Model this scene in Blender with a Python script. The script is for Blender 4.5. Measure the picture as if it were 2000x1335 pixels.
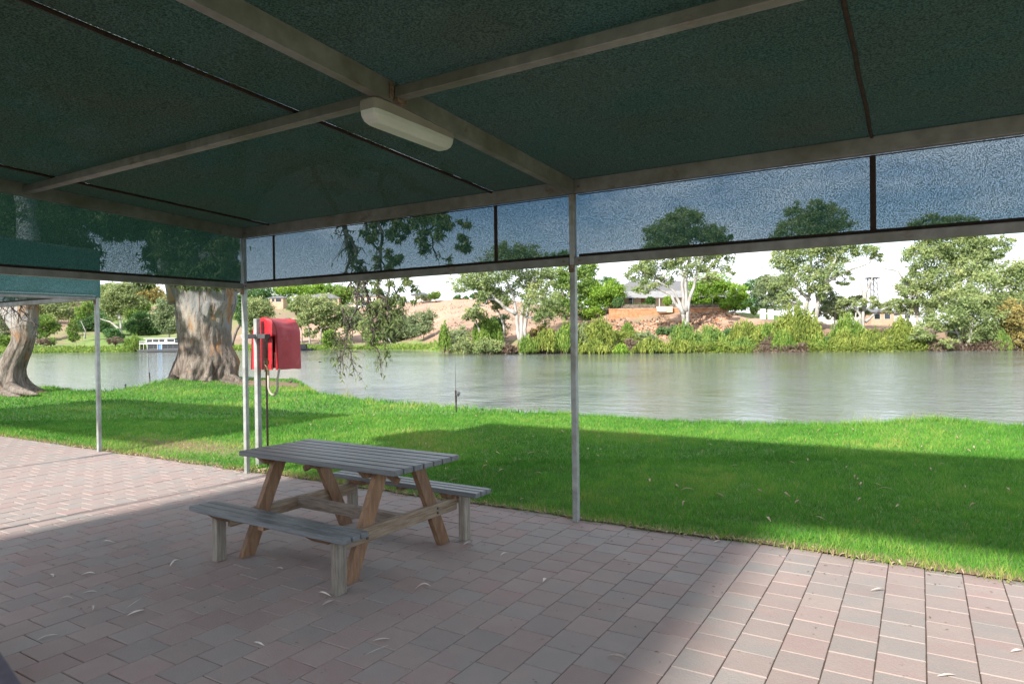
import bpy, math, random
import numpy as np
from mathutils import Vector, Matrix, noise as mnoise

for o in list(bpy.data.objects): bpy.data.objects.remove(o)
S = bpy.context.scene
COL = S.collection
random.seed(7); RNG = np.random.default_rng(7)

# ------------------------------------------------------------------ camera
YAW, PITCH, ROLL, FPX, CX, CY, CH = -0.545882, -0.008495, -0.012942, 1311.41, 6.90343, -5.20951, 1.6
_fw = np.array([math.sin(YAW)*math.cos(PITCH), math.cos(YAW)*math.cos(PITCH), math.sin(PITCH)])
_r0 = np.array([math.cos(YAW), -math.sin(YAW), 0.0]); _u0 = np.cross(_r0, _fw)
_r = _r0*math.cos(ROLL)+_u0*math.sin(ROLL); _u = -_r0*math.sin(ROLL)+_u0*math.cos(ROLL)
CAMP = np.array([CX, CY, CH])
cam = bpy.data.objects.new('camera', bpy.data.cameras.new('camera')); COL.objects.link(cam)
cam.matrix_world = Matrix(((_r[0], _u[0], -_fw[0], CX), (_r[1], _u[1], -_fw[1], CY), (_r[2], _u[2], -_fw[2], CH), (0, 0, 0, 1)))
cam.data.sensor_width = 36; cam.data.lens = FPX/2000*36
cam.data.clip_start = 0.05; cam.data.clip_end = 5000
S.camera = cam
def at(px, py, d):
    """world point seen at photo pixel (px,py) at forward distance d"""
    return CAMP + d*(_fw + _r*((px-1000)/FPX) - _u*((py-667.5)/FPX))
def proj(P):
    D = np.asarray(P, float)-CAMP; z = D@_fw
    return 1000+FPX*(D@_r)/z, 667.5-FPX*(D@_u)/z, z

# ------------------------------------------------------------------ sun and sky
SUNV = Vector((.13, 1.65, -1.0)).normalized()           # direction the light travels
sl = bpy.data.lights.new('sun', 'SUN'); sl.energy = 4.5; sl.angle = math.radians(1.7); sl.color = (1, .955, .88)
sun = bpy.data.objects.new('sun', sl); COL.objects.link(sun)
sun.rotation_euler = SUNV.to_track_quat('-Z', 'Y').to_euler()
W = bpy.data.worlds.new('World'); S.world = W; W.use_nodes = True
nt = W.node_tree; nt.nodes.clear()
def N(tree, typ, **kw):
    n = tree.nodes.new(typ)
    for k, v in kw.items():
        if k.startswith('i_'): n.inputs[k[2:].replace('_', ' ')].default_value = v
        else: setattr(n, k, v)
    return n
sky = N(nt, 'ShaderNodeTexSky', sky_type='NISHITA', sun_disc=False)
sky.sun_elevation = math.asin(-SUNV.z); sky.sun_rotation = math.atan2(-SUNV.x, -SUNV.y)
sky.air_density = 1.0; sky.dust_density = .6; sky.ozone_density = 2.0
tc = N(nt, 'ShaderNodeTexCoord')
mp = N(nt, 'ShaderNodeMapping'); mp.inputs['Scale'].default_value = (1, 1, 2.6)
n1 = N(nt, 'ShaderNodeTexNoise', i_Scale=2.6, i_Detail=7.0, i_Roughness=.58)
nt.links.new(tc.outputs['Generated'], mp.inputs[0]); nt.links.new(mp.outputs[0], n1.inputs[0])
sep = N(nt, 'ShaderNodeSeparateXYZ'); nt.links.new(tc.outputs['Generated'], sep.inputs[0])
r1 = N(nt, 'ShaderNodeMapRange'); r1.inputs[1].default_value = .40; r1.inputs[2].default_value = .58
nt.links.new(n1.outputs[0], r1.inputs[0])
r2 = N(nt, 'ShaderNodeMapRange'); r2.inputs[1].default_value = .05; r2.inputs[2].default_value = .19; r2.inputs[3].default_value = 1.0; r2.inputs[4].default_value = 0.0
nt.links.new(sep.outputs[2], r2.inputs[0])
mx = N(nt, 'ShaderNodeMath', operation='MAXIMUM'); nt.links.new(r1.outputs[0], mx.inputs[0]); nt.links.new(r2.outputs[0], mx.inputs[1])
mc = N(nt, 'ShaderNodeMath', operation='MULTIPLY'); mc.inputs[1].default_value = .93; nt.links.new(mx.outputs[0], mc.inputs[0])
cm = N(nt, 'ShaderNodeMix', data_type='RGBA'); cm.inputs['B'].default_value = (9.6, 10.0, 10.6, 1)
nt.links.new(mc.outputs[0], cm.inputs['Factor']); nt.links.new(sky.outputs[0], cm.inputs['A'])
bg = N(nt, 'ShaderNodeBackground'); bg.inputs[1].default_value = .1
nt.links.new(cm.outputs['Result'], bg.inputs[0])
wo = N(nt, 'ShaderNodeOutputWorld'); nt.links.new(bg.outputs[0], wo.inputs[0])
S.view_settings.view_transform = 'Standard'; S.view_settings.look = 'None'
S.view_settings.exposure = 1.0; S.view_settings.gamma = 1; S.view_settings.use_curve_mapping = False
S.render.engine = 'CYCLES'
S.cycles.max_bounces = 8; S.cycles.transparent_max_bounces = 16
S.cycles.caustics_reflective = False; S.cycles.caustics_refractive = False

# ------------------------------------------------------------------ materials
def mat(name, c1, c2=None, rough=.8, scale=8., detail=5., metal=0., bump=0., bscale=None, stretch=(1, 1, 1), spots=None,
        lo=.35, hi=.65, coords='Object', spec=.5, trans=0., objrand=0., attr=None, ramp=None, spots2=None):
    amix = .9 if name == 'concrete_paver' else .35
    m = bpy.data.materials.new(name); m.use_nodes = True; t = m.node_tree; t.nodes.clear()
    out = N(t, 'ShaderNodeOutputMaterial'); b = N(t, 'ShaderNodeBsdfPrincipled', i_Roughness=rough, i_Metallic=metal)
    b.inputs['Specular IOR Level'].default_value = spec
    tcn = N(t, 'ShaderNodeTexCoord'); mpn = N(t, 'ShaderNodeMapping'); mpn.inputs['Scale'].default_value = stretch
    t.links.new(tcn.outputs[coords], mpn.inputs[0]); V = mpn.outputs[0]
    if objrand:
        oi = N(t, 'ShaderNodeObjectInfo'); cb = N(t, 'ShaderNodeMath', operation='MULTIPLY'); cb.inputs[1].default_value = 37.
        t.links.new(oi.outputs['Random'], cb.inputs[0])
        va = N(t, 'ShaderNodeVectorMath', operation='ADD'); t.links.new(V, va.inputs[0]); t.links.new(cb.outputs[0], va.inputs[1]); V = va.outputs[0]
    nz = N(t, 'ShaderNodeTexNoise', i_Scale=scale, i_Detail=detail, i_Roughness=.6); t.links.new(V, nz.inputs[0])
    if attr:                                            # face/vertex tint drives the ramp, noise adds to it
        at_ = N(t, 'ShaderNodeAttribute', attribute_name=attr)
        a = N(t, 'ShaderNodeMath', operation='MULTIPLY_ADD'); a.inputs[1].default_value = amix; t.links.new(nz.outputs[0], a.inputs[0]); t.links.new(at_.outputs['Fac'], a.inputs[2])
        s_ = N(t, 'ShaderNodeMath', operation='SUBTRACT'); s_.inputs[1].default_value = amix/2; t.links.new(a.outputs[0], s_.inputs[0]); fac = s_.outputs[0]
    else:
        mr = N(t, 'ShaderNodeMapRange'); mr.inputs[1].default_value = lo; mr.inputs[2].default_value = hi; t.links.new(nz.outputs[0], mr.inputs[0]); fac = mr.outputs[0]
    cr = N(t, 'ShaderNodeValToRGB'); t.links.new(fac, cr.inputs[0])
    cols = ramp or [(0, c1), (1, c2 or c1)]
    e = cr.color_ramp.elements
    while len(e) < len(cols): e.new(.5)
    for i, (p_, c_) in enumerate(cols): e[i].position = p_; e[i].color = (*c_, 1)
    C = cr.outputs[0]
    for sp in (spots, spots2):
        if sp:                                         # (colour, scale, lo, hi, stretch)
            mp2 = N(t, 'ShaderNodeMapping'); mp2.inputs['Scale'].default_value = sp[4] if len(sp) > 4 else (1, 1, 1)
            mp2.inputs['Location'].default_value = (3.1 if sp is spots else 8.7, 1.7, .3); t.links.new(V, mp2.inputs[0])
            n2 = N(t, 'ShaderNodeTexNoise', i_Scale=sp[1], i_Detail=4.0, i_Roughness=.65); t.links.new(mp2.outputs[0], n2.inputs[0])
            m2 = N(t, 'ShaderNodeMapRange'); m2.inputs[1].default_value = sp[2]; m2.inputs[2].default_value = sp[3]; t.links.new(n2.outputs[0], m2.inputs[0])
            x = N(t, 'ShaderNodeMix', data_type='RGBA'); x.inputs['B'].default_value = (*sp[0], 1)
            t.links.new(m2.outputs[0], x.inputs['Factor']); t.links.new(C, x.inputs['A']); C = x.outputs['Result']
    if objrand:
        hs = N(t, 'ShaderNodeHueSaturation'); mr3 = N(t, 'ShaderNodeMapRange'); mr3.inputs[3].default_value = 1-objrand; mr3.inputs[4].default_value = 1+objrand
        t.links.new(oi.outputs['Random'], mr3.inputs[0]); t.links.new(mr3.outputs[0], hs.inputs['Value']); t.links.new(C, hs.inputs['Color']); C = hs.outputs[0]
    t.links.new(C, b.inputs['Base Color'])
    if bump:
        nb = N(t, 'ShaderNodeTexNoise', i_Scale=bscale or scale*3, i_Detail=4.0); t.links.new(V, nb.inputs[0])
        bp = N(t, 'ShaderNodeBump', i_Strength=bump, i_Distance=.02); t.links.new(nb.outputs[0], bp.inputs['Height']); t.links.new(bp.outputs[0], b.inputs['Normal'])
    sh = b.outputs[0]
    if trans:
        tr = N(t, 'ShaderNodeBsdfTranslucent'); t.links.new(C, tr.inputs[0]); ms = N(t, 'ShaderNodeMixShader'); ms.inputs[0].default_value = trans
        t.links.new(sh, ms.inputs[1]); t.links.new(tr.outputs[0], ms.inputs[2]); sh = ms.outputs[0]
    t.links.new(sh, out.inputs[0]); return m

def cloth(name, col, c2, lo, hi, scale, trans=.25):
    """knitted shade cloth: holes between the threads let part of what lies behind show"""
    m = bpy.data.materials.new(name); m.use_nodes = True; t = m.node_tree; t.nodes.clear()
    out = N(t, 'ShaderNodeOutputMaterial'); tcn = N(t, 'ShaderNodeTexCoord')
    d = N(t, 'ShaderNodeBsdfDiffuse'); tl = N(t, 'ShaderNodeBsdfTranslucent')
    big = N(t, 'ShaderNodeTexNoise', i_Scale=1.3, i_Detail=5.); t.links.new(tcn.outputs['Object'], big.inputs[0])
    cx = N(t, 'ShaderNodeMix', data_type='RGBA'); cx.inputs['A'].default_value = (*col, 1); cx.inputs['B'].default_value = (*c2, 1)
    mrb = N(t, 'ShaderNodeMapRange'); mrb.inputs[1].default_value = .3; mrb.inputs[2].default_value = .7; t.links.new(big.outputs[0], mrb.inputs[0]); t.links.new(mrb.outputs[0], cx.inputs['Factor'])
    wn = N(t, 'ShaderNodeTexNoise', i_Scale=scale, i_Detail=1.0, i_Roughness=.8); t.links.new(tcn.outputs['Object'], wn.inputs[0])
    hv = N(t, 'ShaderNodeHueSaturation'); mv = N(t, 'ShaderNodeMapRange'); mv.inputs[1].default_value = .35; mv.inputs[2].default_value = .65; mv.inputs[3].default_value = .55; mv.inputs[4].default_value = 1.5
    t.links.new(wn.outputs[0], mv.inputs[0]); t.links.new(mv.outputs[0], hv.inputs['Value']); t.links.new(cx.outputs['Result'], hv.inputs['Color'])
    t.links.new(hv.outputs[0], d.inputs[0]); t.links.new(hv.outputs[0], tl.inputs[0])
    ms = N(t, 'ShaderNodeMixShader'); ms.inputs[0].default_value = trans; t.links.new(d.outputs[0], ms.inputs[1]); t.links.new(tl.outputs[0], ms.inputs[2])
    tp = N(t, 'ShaderNodeBsdfTransparent'); tp.inputs[0].default_value = (.70, .85, 1., 1)
    wn2 = N(t, 'ShaderNodeTexNoise', i_Scale=scale*1.0, i_Detail=1.0, i_Roughness=.9); mpx = N(t, 'ShaderNodeMapping'); mpx.inputs['Location'].default_value = (5, 9, 2)
    t.links.new(tcn.outputs['Object'], mpx.inputs[0]); t.links.new(mpx.outputs[0], wn2.inputs[0])
    mf = N(t, 'ShaderNodeMapRange'); mf.inputs[1].default_value = .40; mf.inputs[2].default_value = .60; mf.inputs[3].default_value = lo; mf.inputs[4].default_value = hi
    t.links.new(wn2.outputs[0], mf.inputs[0])
    m2 = N(t, 'ShaderNodeMixShader'); t.links.new(mf.outputs[0], m2.inputs[0]); t.links.new(ms.outputs[0], m2.inputs[1]); t.links.new(tp.outputs[0], m2.inputs[2])
    t.links.new(m2.outputs[0], out.inputs[0]); return m

M = {}
M['steel'] = mat('galvanised_steel', (.30, .31, .30), (.40, .42, .41), rough=.5, metal=.25, scale=14, bump=.08, spots=((.20, .13, .08), 5, .60, .74, (1, 1, .6)), spots2=((.22, .22, .18), 2.2, .5, .7))
M['beam'] = mat('weathered_beam_steel', (.205, .202, .198), (.29, .285, .275), rough=.6, metal=.15, scale=9, bump=.08, spots=((.16, .08, .04), 7, .62, .72, (.5, 1, 1)), spots2=((.15, .145, .12), 2.0, .45, .7))
M['rust'] = mat('rusty_bracket', (.10, .05, .03), (.26, .20, .15), rough=.9, scale=30, bump=.3)
M['roofcloth'] = cloth('roof_shade_cloth', (.025, .057, .043), (.037, .052, .037), .0, .006, 95, .11)
M['openroof'] = cloth('open_roof_shade_cloth', (.024, .068, .046), (.042, .062, .040), .10, .30, 95, .25)  # made more see-through to lighten the shadow this roof casts on the lawn
M['sidecloth'] = cloth('side_shade_cloth', (.030, .075, .062), (.035, .085, .068), .03, .29, 200, .18)
M['skylitcloth'] = cloth('skylit_shade_cloth', (.085, .19, .185), (.10, .21, .20), .0, .20, 150, .16)  # same cloth in paler teal, skylight on its outer face put into the colour
M['endcloth'] = cloth('gable_shade_cloth', (.035, .105, .085), (.045, .115, .09), .0, .20, 150, .16)
M['cord'] = mat('black_cord', (.012, .010, .009), (.05, .025, .015), rough=.95, scale=30)
M['whiteplastic'] = mat('light_base_plastic', (.30, .27, .24), (.36, .33, .29), rough=.5, scale=6)
M['diffuser'] = mat('light_diffuser_plastic', (.82, .82, .78), (.88, .88, .85), rough=.35, scale=5, trans=.25)
M['plank'] = mat('grey_painted_plank', (.125, .138, .152), (.19, .205, .215), rough=.34, scale=6, stretch=(.35, 6, 6), bump=.25, bscale=30, objrand=.10, spots=((.09, .07, .055), 9, .66, .72, (.5, 3, 3)))
M['timber'] = mat('oiled_brown_timber', (.185, .09, .042), (.31, .18, .10), rough=.65, scale=7, stretch=(5, 5, .8), bump=.35, bscale=30, objrand=.15, spots=((.16, .13, .095), 5, .50, .68, (4, 4, .8)))
M['oldtimber'] = mat('weathered_grey_timber', (.20, .175, .14), (.34, .31, .26), rough=.85, scale=9, stretch=(6, 6, .7), bump=.5, bscale=26, objrand=.12, spots=((.12, .08, .05), 6, .58, .70, (5, 5, .8)))
M['crossbeam'] = mat('weathered_cross_timber', (.24, .17, .11), (.38, .31, .23), rough=.85, scale=9, stretch=(6, .7, 6), bump=.5, bscale=26, objrand=.12, spots=((.13, .075, .04), 5, .56, .70, (5, .8, 5)))
M['stretchertimber'] = mat('weathered_stretcher_timber', (.18, .14, .11), (.30, .25, .20), rough=.85, scale=9, stretch=(.7, 6, 6), bump=.5, bscale=26)
M['redvinyl'] = mat('red_vinyl', (.34, .008, .014), (.42, .02, .03), rough=.38, scale=5, bump=.25, bscale=9, spots=((.50, .10, .11), 3.5, .55, .78))
M['redseam'] = mat('dark_red_seam', (.22, .008, .012), rough=.6)
M['brass'] = mat('old_brass', (.14, .10, .05), (.25, .2, .12), rough=.45, metal=.8, scale=30)
M['pipe'] = mat('rusty_pipe', (.07, .045, .035), (.13, .085, .06), rough=.7, scale=20)
M['hose'] = mat('pale_rubber_hose', (.34, .31, .24), (.42, .38, .3), rough=.6, scale=10)
M['paver'] = mat('concrete_paver', None, rough=.82, scale=2.2, attr='tone', objrand=.06, bump=.22, bscale=90,
    ramp=[(.0, (.320, .234, .212)), (.3, (.315, .246, .222)), (.55, (.298, .248, .226)), (.8, (.280, .252, .232)), (1., (.318, .228, .206))],
    spots=((.33, .265, .235), 5, .46, .72), spots2=((.13, .105, .095), 15, .67, .78))
M['bed'] = mat('paver_joint_sand', (.060, .036, .024), (.12, .08, .055), rough=.95, scale=12, bump=.2)
M['soil'] = mat('bare_bank_soil', (.18, .11, .07), (.28, .19, .13), rough=.95, scale=3, bump=.5)
M['lawn'] = mat('lawn_thatch', (.035, .085, .012), (.070, .15, .025), rough=.95, scale=1.2, attr='tone', bump=.4, bscale=40,
    ramp=[(0, (.050, .13, .014)), (.5, (.085, .18, .024)), (.8, (.16, .17, .06)), (1, (.20, .13, .075))])
M['grass'] = mat('grass_blade', None, rough=.6, attr='tint', scale=.5, trans=.35, spec=.25,
    ramp=[(0, (.055, .185, .020)), (.35, (.105, .300, .034)), (.6, (.195, .365, .055)), (.8, (.32, .36, .08)), (1, (.44, .34, .18))])
M['dryleaf'] = mat('dry_gum_leaf', (.50, .42, .35), (.74, .69, .62), rough=.7, scale=7, objrand=.25)
M['litterleaf'] = mat('tan_litter', (.24, .16, .10), (.44, .34, .24), rough=.8, scale=7)
M['water'] = None
M['barkbig'] = mat('red_gum_bark', (.17, .155, .14), (.34, .32, .295), rough=.9, scale=2.0, stretch=(1.6, 1.6, .42), detail=8, bump=1.0, bscale=5,
    spots=((.095, .06, .042), 2.4, .44, .60, (2.2, 2.2, .45)), spots2=((.33, .17, .065), .75, .54, .66, (1, 1, .5)))
M['barkleader'] = mat('smooth_gum_bark', (.26, .255, .245), (.40, .39, .37), rough=.85, scale=1.3, stretch=(1.2, 1.2, .5), bump=.3,
    spots=((.42, .26, .13), .8, .52, .66, (1.3, 1.3, .4)), spots2=((.22, .15, .11), 1.8, .60, .70, (2, 2, .3)))
M['bark'] = mat('white_gum_bark', (.25, .235, .215), (.46, .44, .41), rough=.9, scale=.9, stretch=(2, 2, .6), spots=((.22, .15, .11), 1.0, .55, .7, (2, 2, .5)))
M['barkdark'] = mat('dark_bark', (.12, .09, .07), (.22, .18, .15), rough=.9, scale=1.5)
M['twig'] = mat('hanging_twig', (.05, .038, .032), (.09, .072, .062), rough=.9, scale=3)
def leafmat(name, a, b, c, tr=.35):
    return mat(name, None, rough=.7, attr='tint', scale=.25, trans=tr, spec=.2, ramp=[(0, a), (.5, b), (1, c)])
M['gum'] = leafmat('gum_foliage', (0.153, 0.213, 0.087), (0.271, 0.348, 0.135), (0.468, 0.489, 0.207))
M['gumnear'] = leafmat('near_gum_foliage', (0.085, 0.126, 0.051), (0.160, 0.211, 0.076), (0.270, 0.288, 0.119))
M['goldwillow'] = leafmat('golden_willow_foliage', (.10, .155, .032), (.225, .285, .058), (.40, .43, .10))
M['bluegum'] = leafmat('grey_green_foliage', (.12, .165, .085), (.24, .30, .15), (.36, .40, .20))
M['pine'] = leafmat('pine_foliage', (0.088, 0.167, 0.049), (0.176, 0.284, 0.063), (0.343, 0.421, 0.098))
M['dark'] = leafmat('dark_foliage', (0.059, 0.130, 0.046), (0.105, 0.210, 0.074), (0.189, 0.304, 0.105))
M['bright'] = leafmat('bright_foliage', (0.110, 0.207, 0.028), (0.221, 0.373, 0.048), (0.386, 0.511, 0.083))
M['willow'] = leafmat('willow_foliage', (.085, .165, .030), (.180, .290, .055), (.36, .42, .10))
M['olivegreen'] = leafmat('olive_foliage', (0.161, 0.217, 0.095), (0.284, 0.340, 0.141), (0.435, 0.473, 0.209))
M['brownscrub'] = leafmat('dry_scrub', (.12, .08, .06), (.22, .16, .12), (.34, .27, .20))
M['orangegum'] = leafmat('bronze_foliage', (0.203, 0.169, 0.060), (0.338, 0.287, 0.101), (0.524, 0.423, 0.152))
M['hedge'] = leafmat('hedge_foliage', (.03, .075, .015), (.055, .13, .02), (.10, .20, .03))
M['terrain'] = mat('river_bank_ground', None, rough=.95, attr='tone', scale=.18, detail=8, bump=.4, bscale=1.2,
    ramp=[(0, (.10, .20, .035)), (.25, (.19, .24, .07)), (.45, (.26, .19, .12)), (.62, (.30, .19, .125)), (.8, (.42, .28, .20)), (1, (.50, .26, .14))])
M['rock'] = mat('sandstone_rubble', (.36, .16, .08), (.60, .42, .30), rough=.9, scale=1.2, objrand=.2)
M['sandstone'] = mat('sandstone_wall', (.34, .145, .065), (.48, .26, .14), rough=.9, scale=1.5, detail=8, bump=.5, bscale=3, spots=((.25, .13, .08), 2, .6, .7))
M['cream'] = mat('cream_render', (.58, .45, .33), (.66, .52, .39), rough=.85, scale=1)
M['tan'] = mat('tan_brick', (.40, .27, .18), (.48, .34, .24), rough=.85, scale=1)
M['white'] = mat('white_paint', (.58, .57, .55), (.66, .65, .63), rough=.6, scale=1)
M['ironroof'] = mat('grey_iron_roof', (.13, .125, .13), (.19, .185, .185), rough=.5, scale=1.5, stretch=(6, 6, 1))
M['verandah'] = mat('pale_verandah_roof', (.24, .235, .235), (.31, .305, .30), rough=.5, scale=1.5)
M['darkroof'] = mat('dark_roof', (.05, .055, .07), (.08, .085, .10), rough=.5, scale=1)
M['glass'] = mat('dark_window_glass', (.015, .02, .025), rough=.08, scale=1, spec=.8)
M['darkmetal'] = mat('dark_metal', (.05, .055, .06), (.09, .09, .10), rough=.6, scale=4)
M['bluepaint'] = mat('blue_paint', (.10, .22, .45), rough=.6)
M['brick'] = mat('red_brick_wall', (.26, .12, .08), (.36, .19, .13), rough=.9, scale=3)
M['timberdark'] = mat('dark_plank', (.06, .05, .07), (.10, .085, .11), rough=.5, scale=8)

def big_bark():
    m = bpy.data.materials.new('old_red_gum_bark'); m.use_nodes = True; t = m.node_tree; t.nodes.clear()
    out = N(t, 'ShaderNodeOutputMaterial'); b = N(t, 'ShaderNodeBsdfPrincipled', i_Roughness=.9); b.inputs['Specular IOR Level'].default_value = .2
    tcn = N(t, 'ShaderNodeTexCoord')
    def noise(scale, st, det=6., loc=(0, 0, 0), rough=.62, dist=0.):
        mp_ = N(t, 'ShaderNodeMapping'); mp_.inputs['Scale'].default_value = st; mp_.inputs['Location'].default_value = loc; t.links.new(tcn.outputs['Object'], mp_.inputs[0])
        n = N(t, 'ShaderNodeTexNoise', i_Scale=scale, i_Detail=det, i_Roughness=rough, i_Distortion=dist); t.links.new(mp_.outputs[0], n.inputs[0]); return n.outputs[0]
    def rng(x, a, b_, c=0., d=1.):
        r = N(t, 'ShaderNodeMapRange'); r.inputs[1].default_value = a; r.inputs[2].default_value = b_; r.inputs[3].default_value = c; r.inputs[4].default_value = d; t.links.new(x, r.inputs[0]); return r.outputs[0]
    def mixc(f, a, b_):
        x = N(t, 'ShaderNodeMix', data_type='RGBA'); t.links.new(f, x.inputs['Factor'])
        for k, v in (('A', a), ('B', b_)):
            if isinstance(v, tuple): x.inputs[k].default_value = (*v, 1)
            else: t.links.new(v, x.inputs[k])
        return x.outputs['Result']
    up = mixc(rng(noise(.9, (1, 1, .45), 5., (2, 1, 0), .6, .5), .46, .54), (.25, .25, .25), (.35, .31, .265))
    up = mixc(rng(noise(.7, (1, 1, .55), 6., (7, 3, 1), .6, .6), .54, .60), up, (.33, .20, .105))
    up = mixc(rng(noise(3.2, (2, 2, .5), 8., (1, 5, 2), .7, 1.), .52, .62), up, (.14, .095, .07))
    lo = mixc(rng(noise(3.0, (2.2, 2.2, .55), 9., (4, 4, 4), .7, 1.5), .36, .64), (.085, .060, .046), (.27, .235, .20))
    lo = mixc(rng(noise(1.2, (1, 1, .7), 5., (9, 2, 6), .6, .6), .58, .66), lo, (.30, .16, .08))
    sp = N(t, 'ShaderNodeSeparateXYZ'); t.links.new(tcn.outputs['Object'], sp.inputs[0])
    ad = N(t, 'ShaderNodeMath', operation='MULTIPLY_ADD'); ad.inputs[1].default_value = 3.2; t.links.new(noise(.8, (1, 1, .5), 6., (0, 8, 3), .6, .8), ad.inputs[0]); t.links.new(sp.outputs[2], ad.inputs[2])
    col = mixc(rng(ad.outputs[0], 3.2, 3.6), lo, up)
    t.links.new(col, b.inputs['Base Color'])
    bp = N(t, 'ShaderNodeBump', i_Strength=.9, i_Distance=.08); t.links.new(noise(5., (1.6, 1.6, .6), 8., (3, 3, 3), .7, 1.), bp.inputs['Height']); t.links.new(bp.outputs[0], b.inputs['Normal'])
    t.links.new(b.outputs[0], out.inputs[0]); return m
M['barkbig'] = big_bark()
def water_mat():
    m = bpy.data.materials.new('river_water'); m.use_nodes = True; t = m.node_tree; t.nodes.clear()
    out = N(t, 'ShaderNodeOutputMaterial'); b = N(t, 'ShaderNodeBsdfPrincipled', i_Roughness=.07)
    b.inputs['IOR'].default_value = 1.75; b.inputs['Base Color'].default_value = (.16, .175, .155, 1)
    b.inputs['Specular IOR Level'].default_value = .9
    tcn = N(t, 'ShaderNodeTexCoord'); mpn = N(t, 'ShaderNodeMapping'); mpn.inputs['Rotation'].default_value = (0, 0, -.35); mpn.inputs['Scale'].default_value = (.55, 1.0, 1)
    t.links.new(tcn.outputs['Object'], mpn.inputs[0])
    a = N(t, 'ShaderNodeTexNoise', i_Scale=1.3, i_Detail=5., i_Roughness=.62, i_Distortion=.8); b2 = N(t, 'ShaderNodeTexNoise', i_Scale=.10, i_Detail=3.)
    t.links.new(mpn.outputs[0], a.inputs[0]); t.links.new(mpn.outputs[0], b2.inputs[0])
    mr = N(t, 'ShaderNodeMapRange'); mr.inputs[1].default_value = .38; mr.inputs[2].default_value = .62; mr.inputs[3].default_value = .45; mr.inputs[4].default_value = 1.0
    t.links.new(b2.outputs[0], mr.inputs[0])
    bp = N(t, 'ShaderNodeBump', i_Distance=.12); t.links.new(mr.outputs[0], bp.inputs['Strength']); fn = N(t, 'ShaderNodeTexNoise', i_Scale=5.5, i_Detail=3., i_Roughness=.6); t.links.new(mpn.outputs[0], fn.inputs[0])
    hm = N(t, 'ShaderNodeMath', operation='MULTIPLY_ADD'); hm.inputs[1].default_value = .16; t.links.new(fn.outputs[0], hm.inputs[0]); t.links.new(a.outputs[0], hm.inputs[2]); t.links.new(hm.outputs[0], bp.inputs['Height'])
    t.links.new(bp.outputs[0], b.inputs['Normal']); t.links.new(b.outputs[0], out.inputs[0]); return m
M['water'] = water_mat()

# ------------------------------------------------------------------ mesh helpers
def raw(name, V, F, m, parent=None, loc=None, smooth=False, attrs=None, link=True):
    V = np.asarray(V, np.float32).reshape(-1, 3); me = bpy.data.meshes.new(name)
    if isinstance(F, np.ndarray):
        n, k = F.shape; me.vertices.add(len(V)); me.vertices.foreach_set('co', V.ravel())
        me.loops.add(n*k); me.loops.foreach_set('vertex_index', F.astype(np.int32).ravel())
        me.polygons.add(n); me.polygons.foreach_set('loop_start', np.arange(0, n*k, k, dtype=np.int32))
        me.update(calc_edges=True)
    else: me.from_pydata(V.tolist(), [], F)
    if smooth: me.polygons.foreach_set('use_smooth', np.ones(len(me.polygons), bool))
    for k_, v in (attrs or {}).items():
        a = me.attributes.new(k_, 'FLOAT', 'POINT'); a.data.foreach_set('value', np.asarray(v, np.float32))
    me.materials.append(m); me.update()
    o = bpy.data.objects.new(name, me)
    if parent is not None: o.parent = parent
    if loc is not None: o.location = loc
    if link: COL.objects.link(o)
    return o
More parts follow.
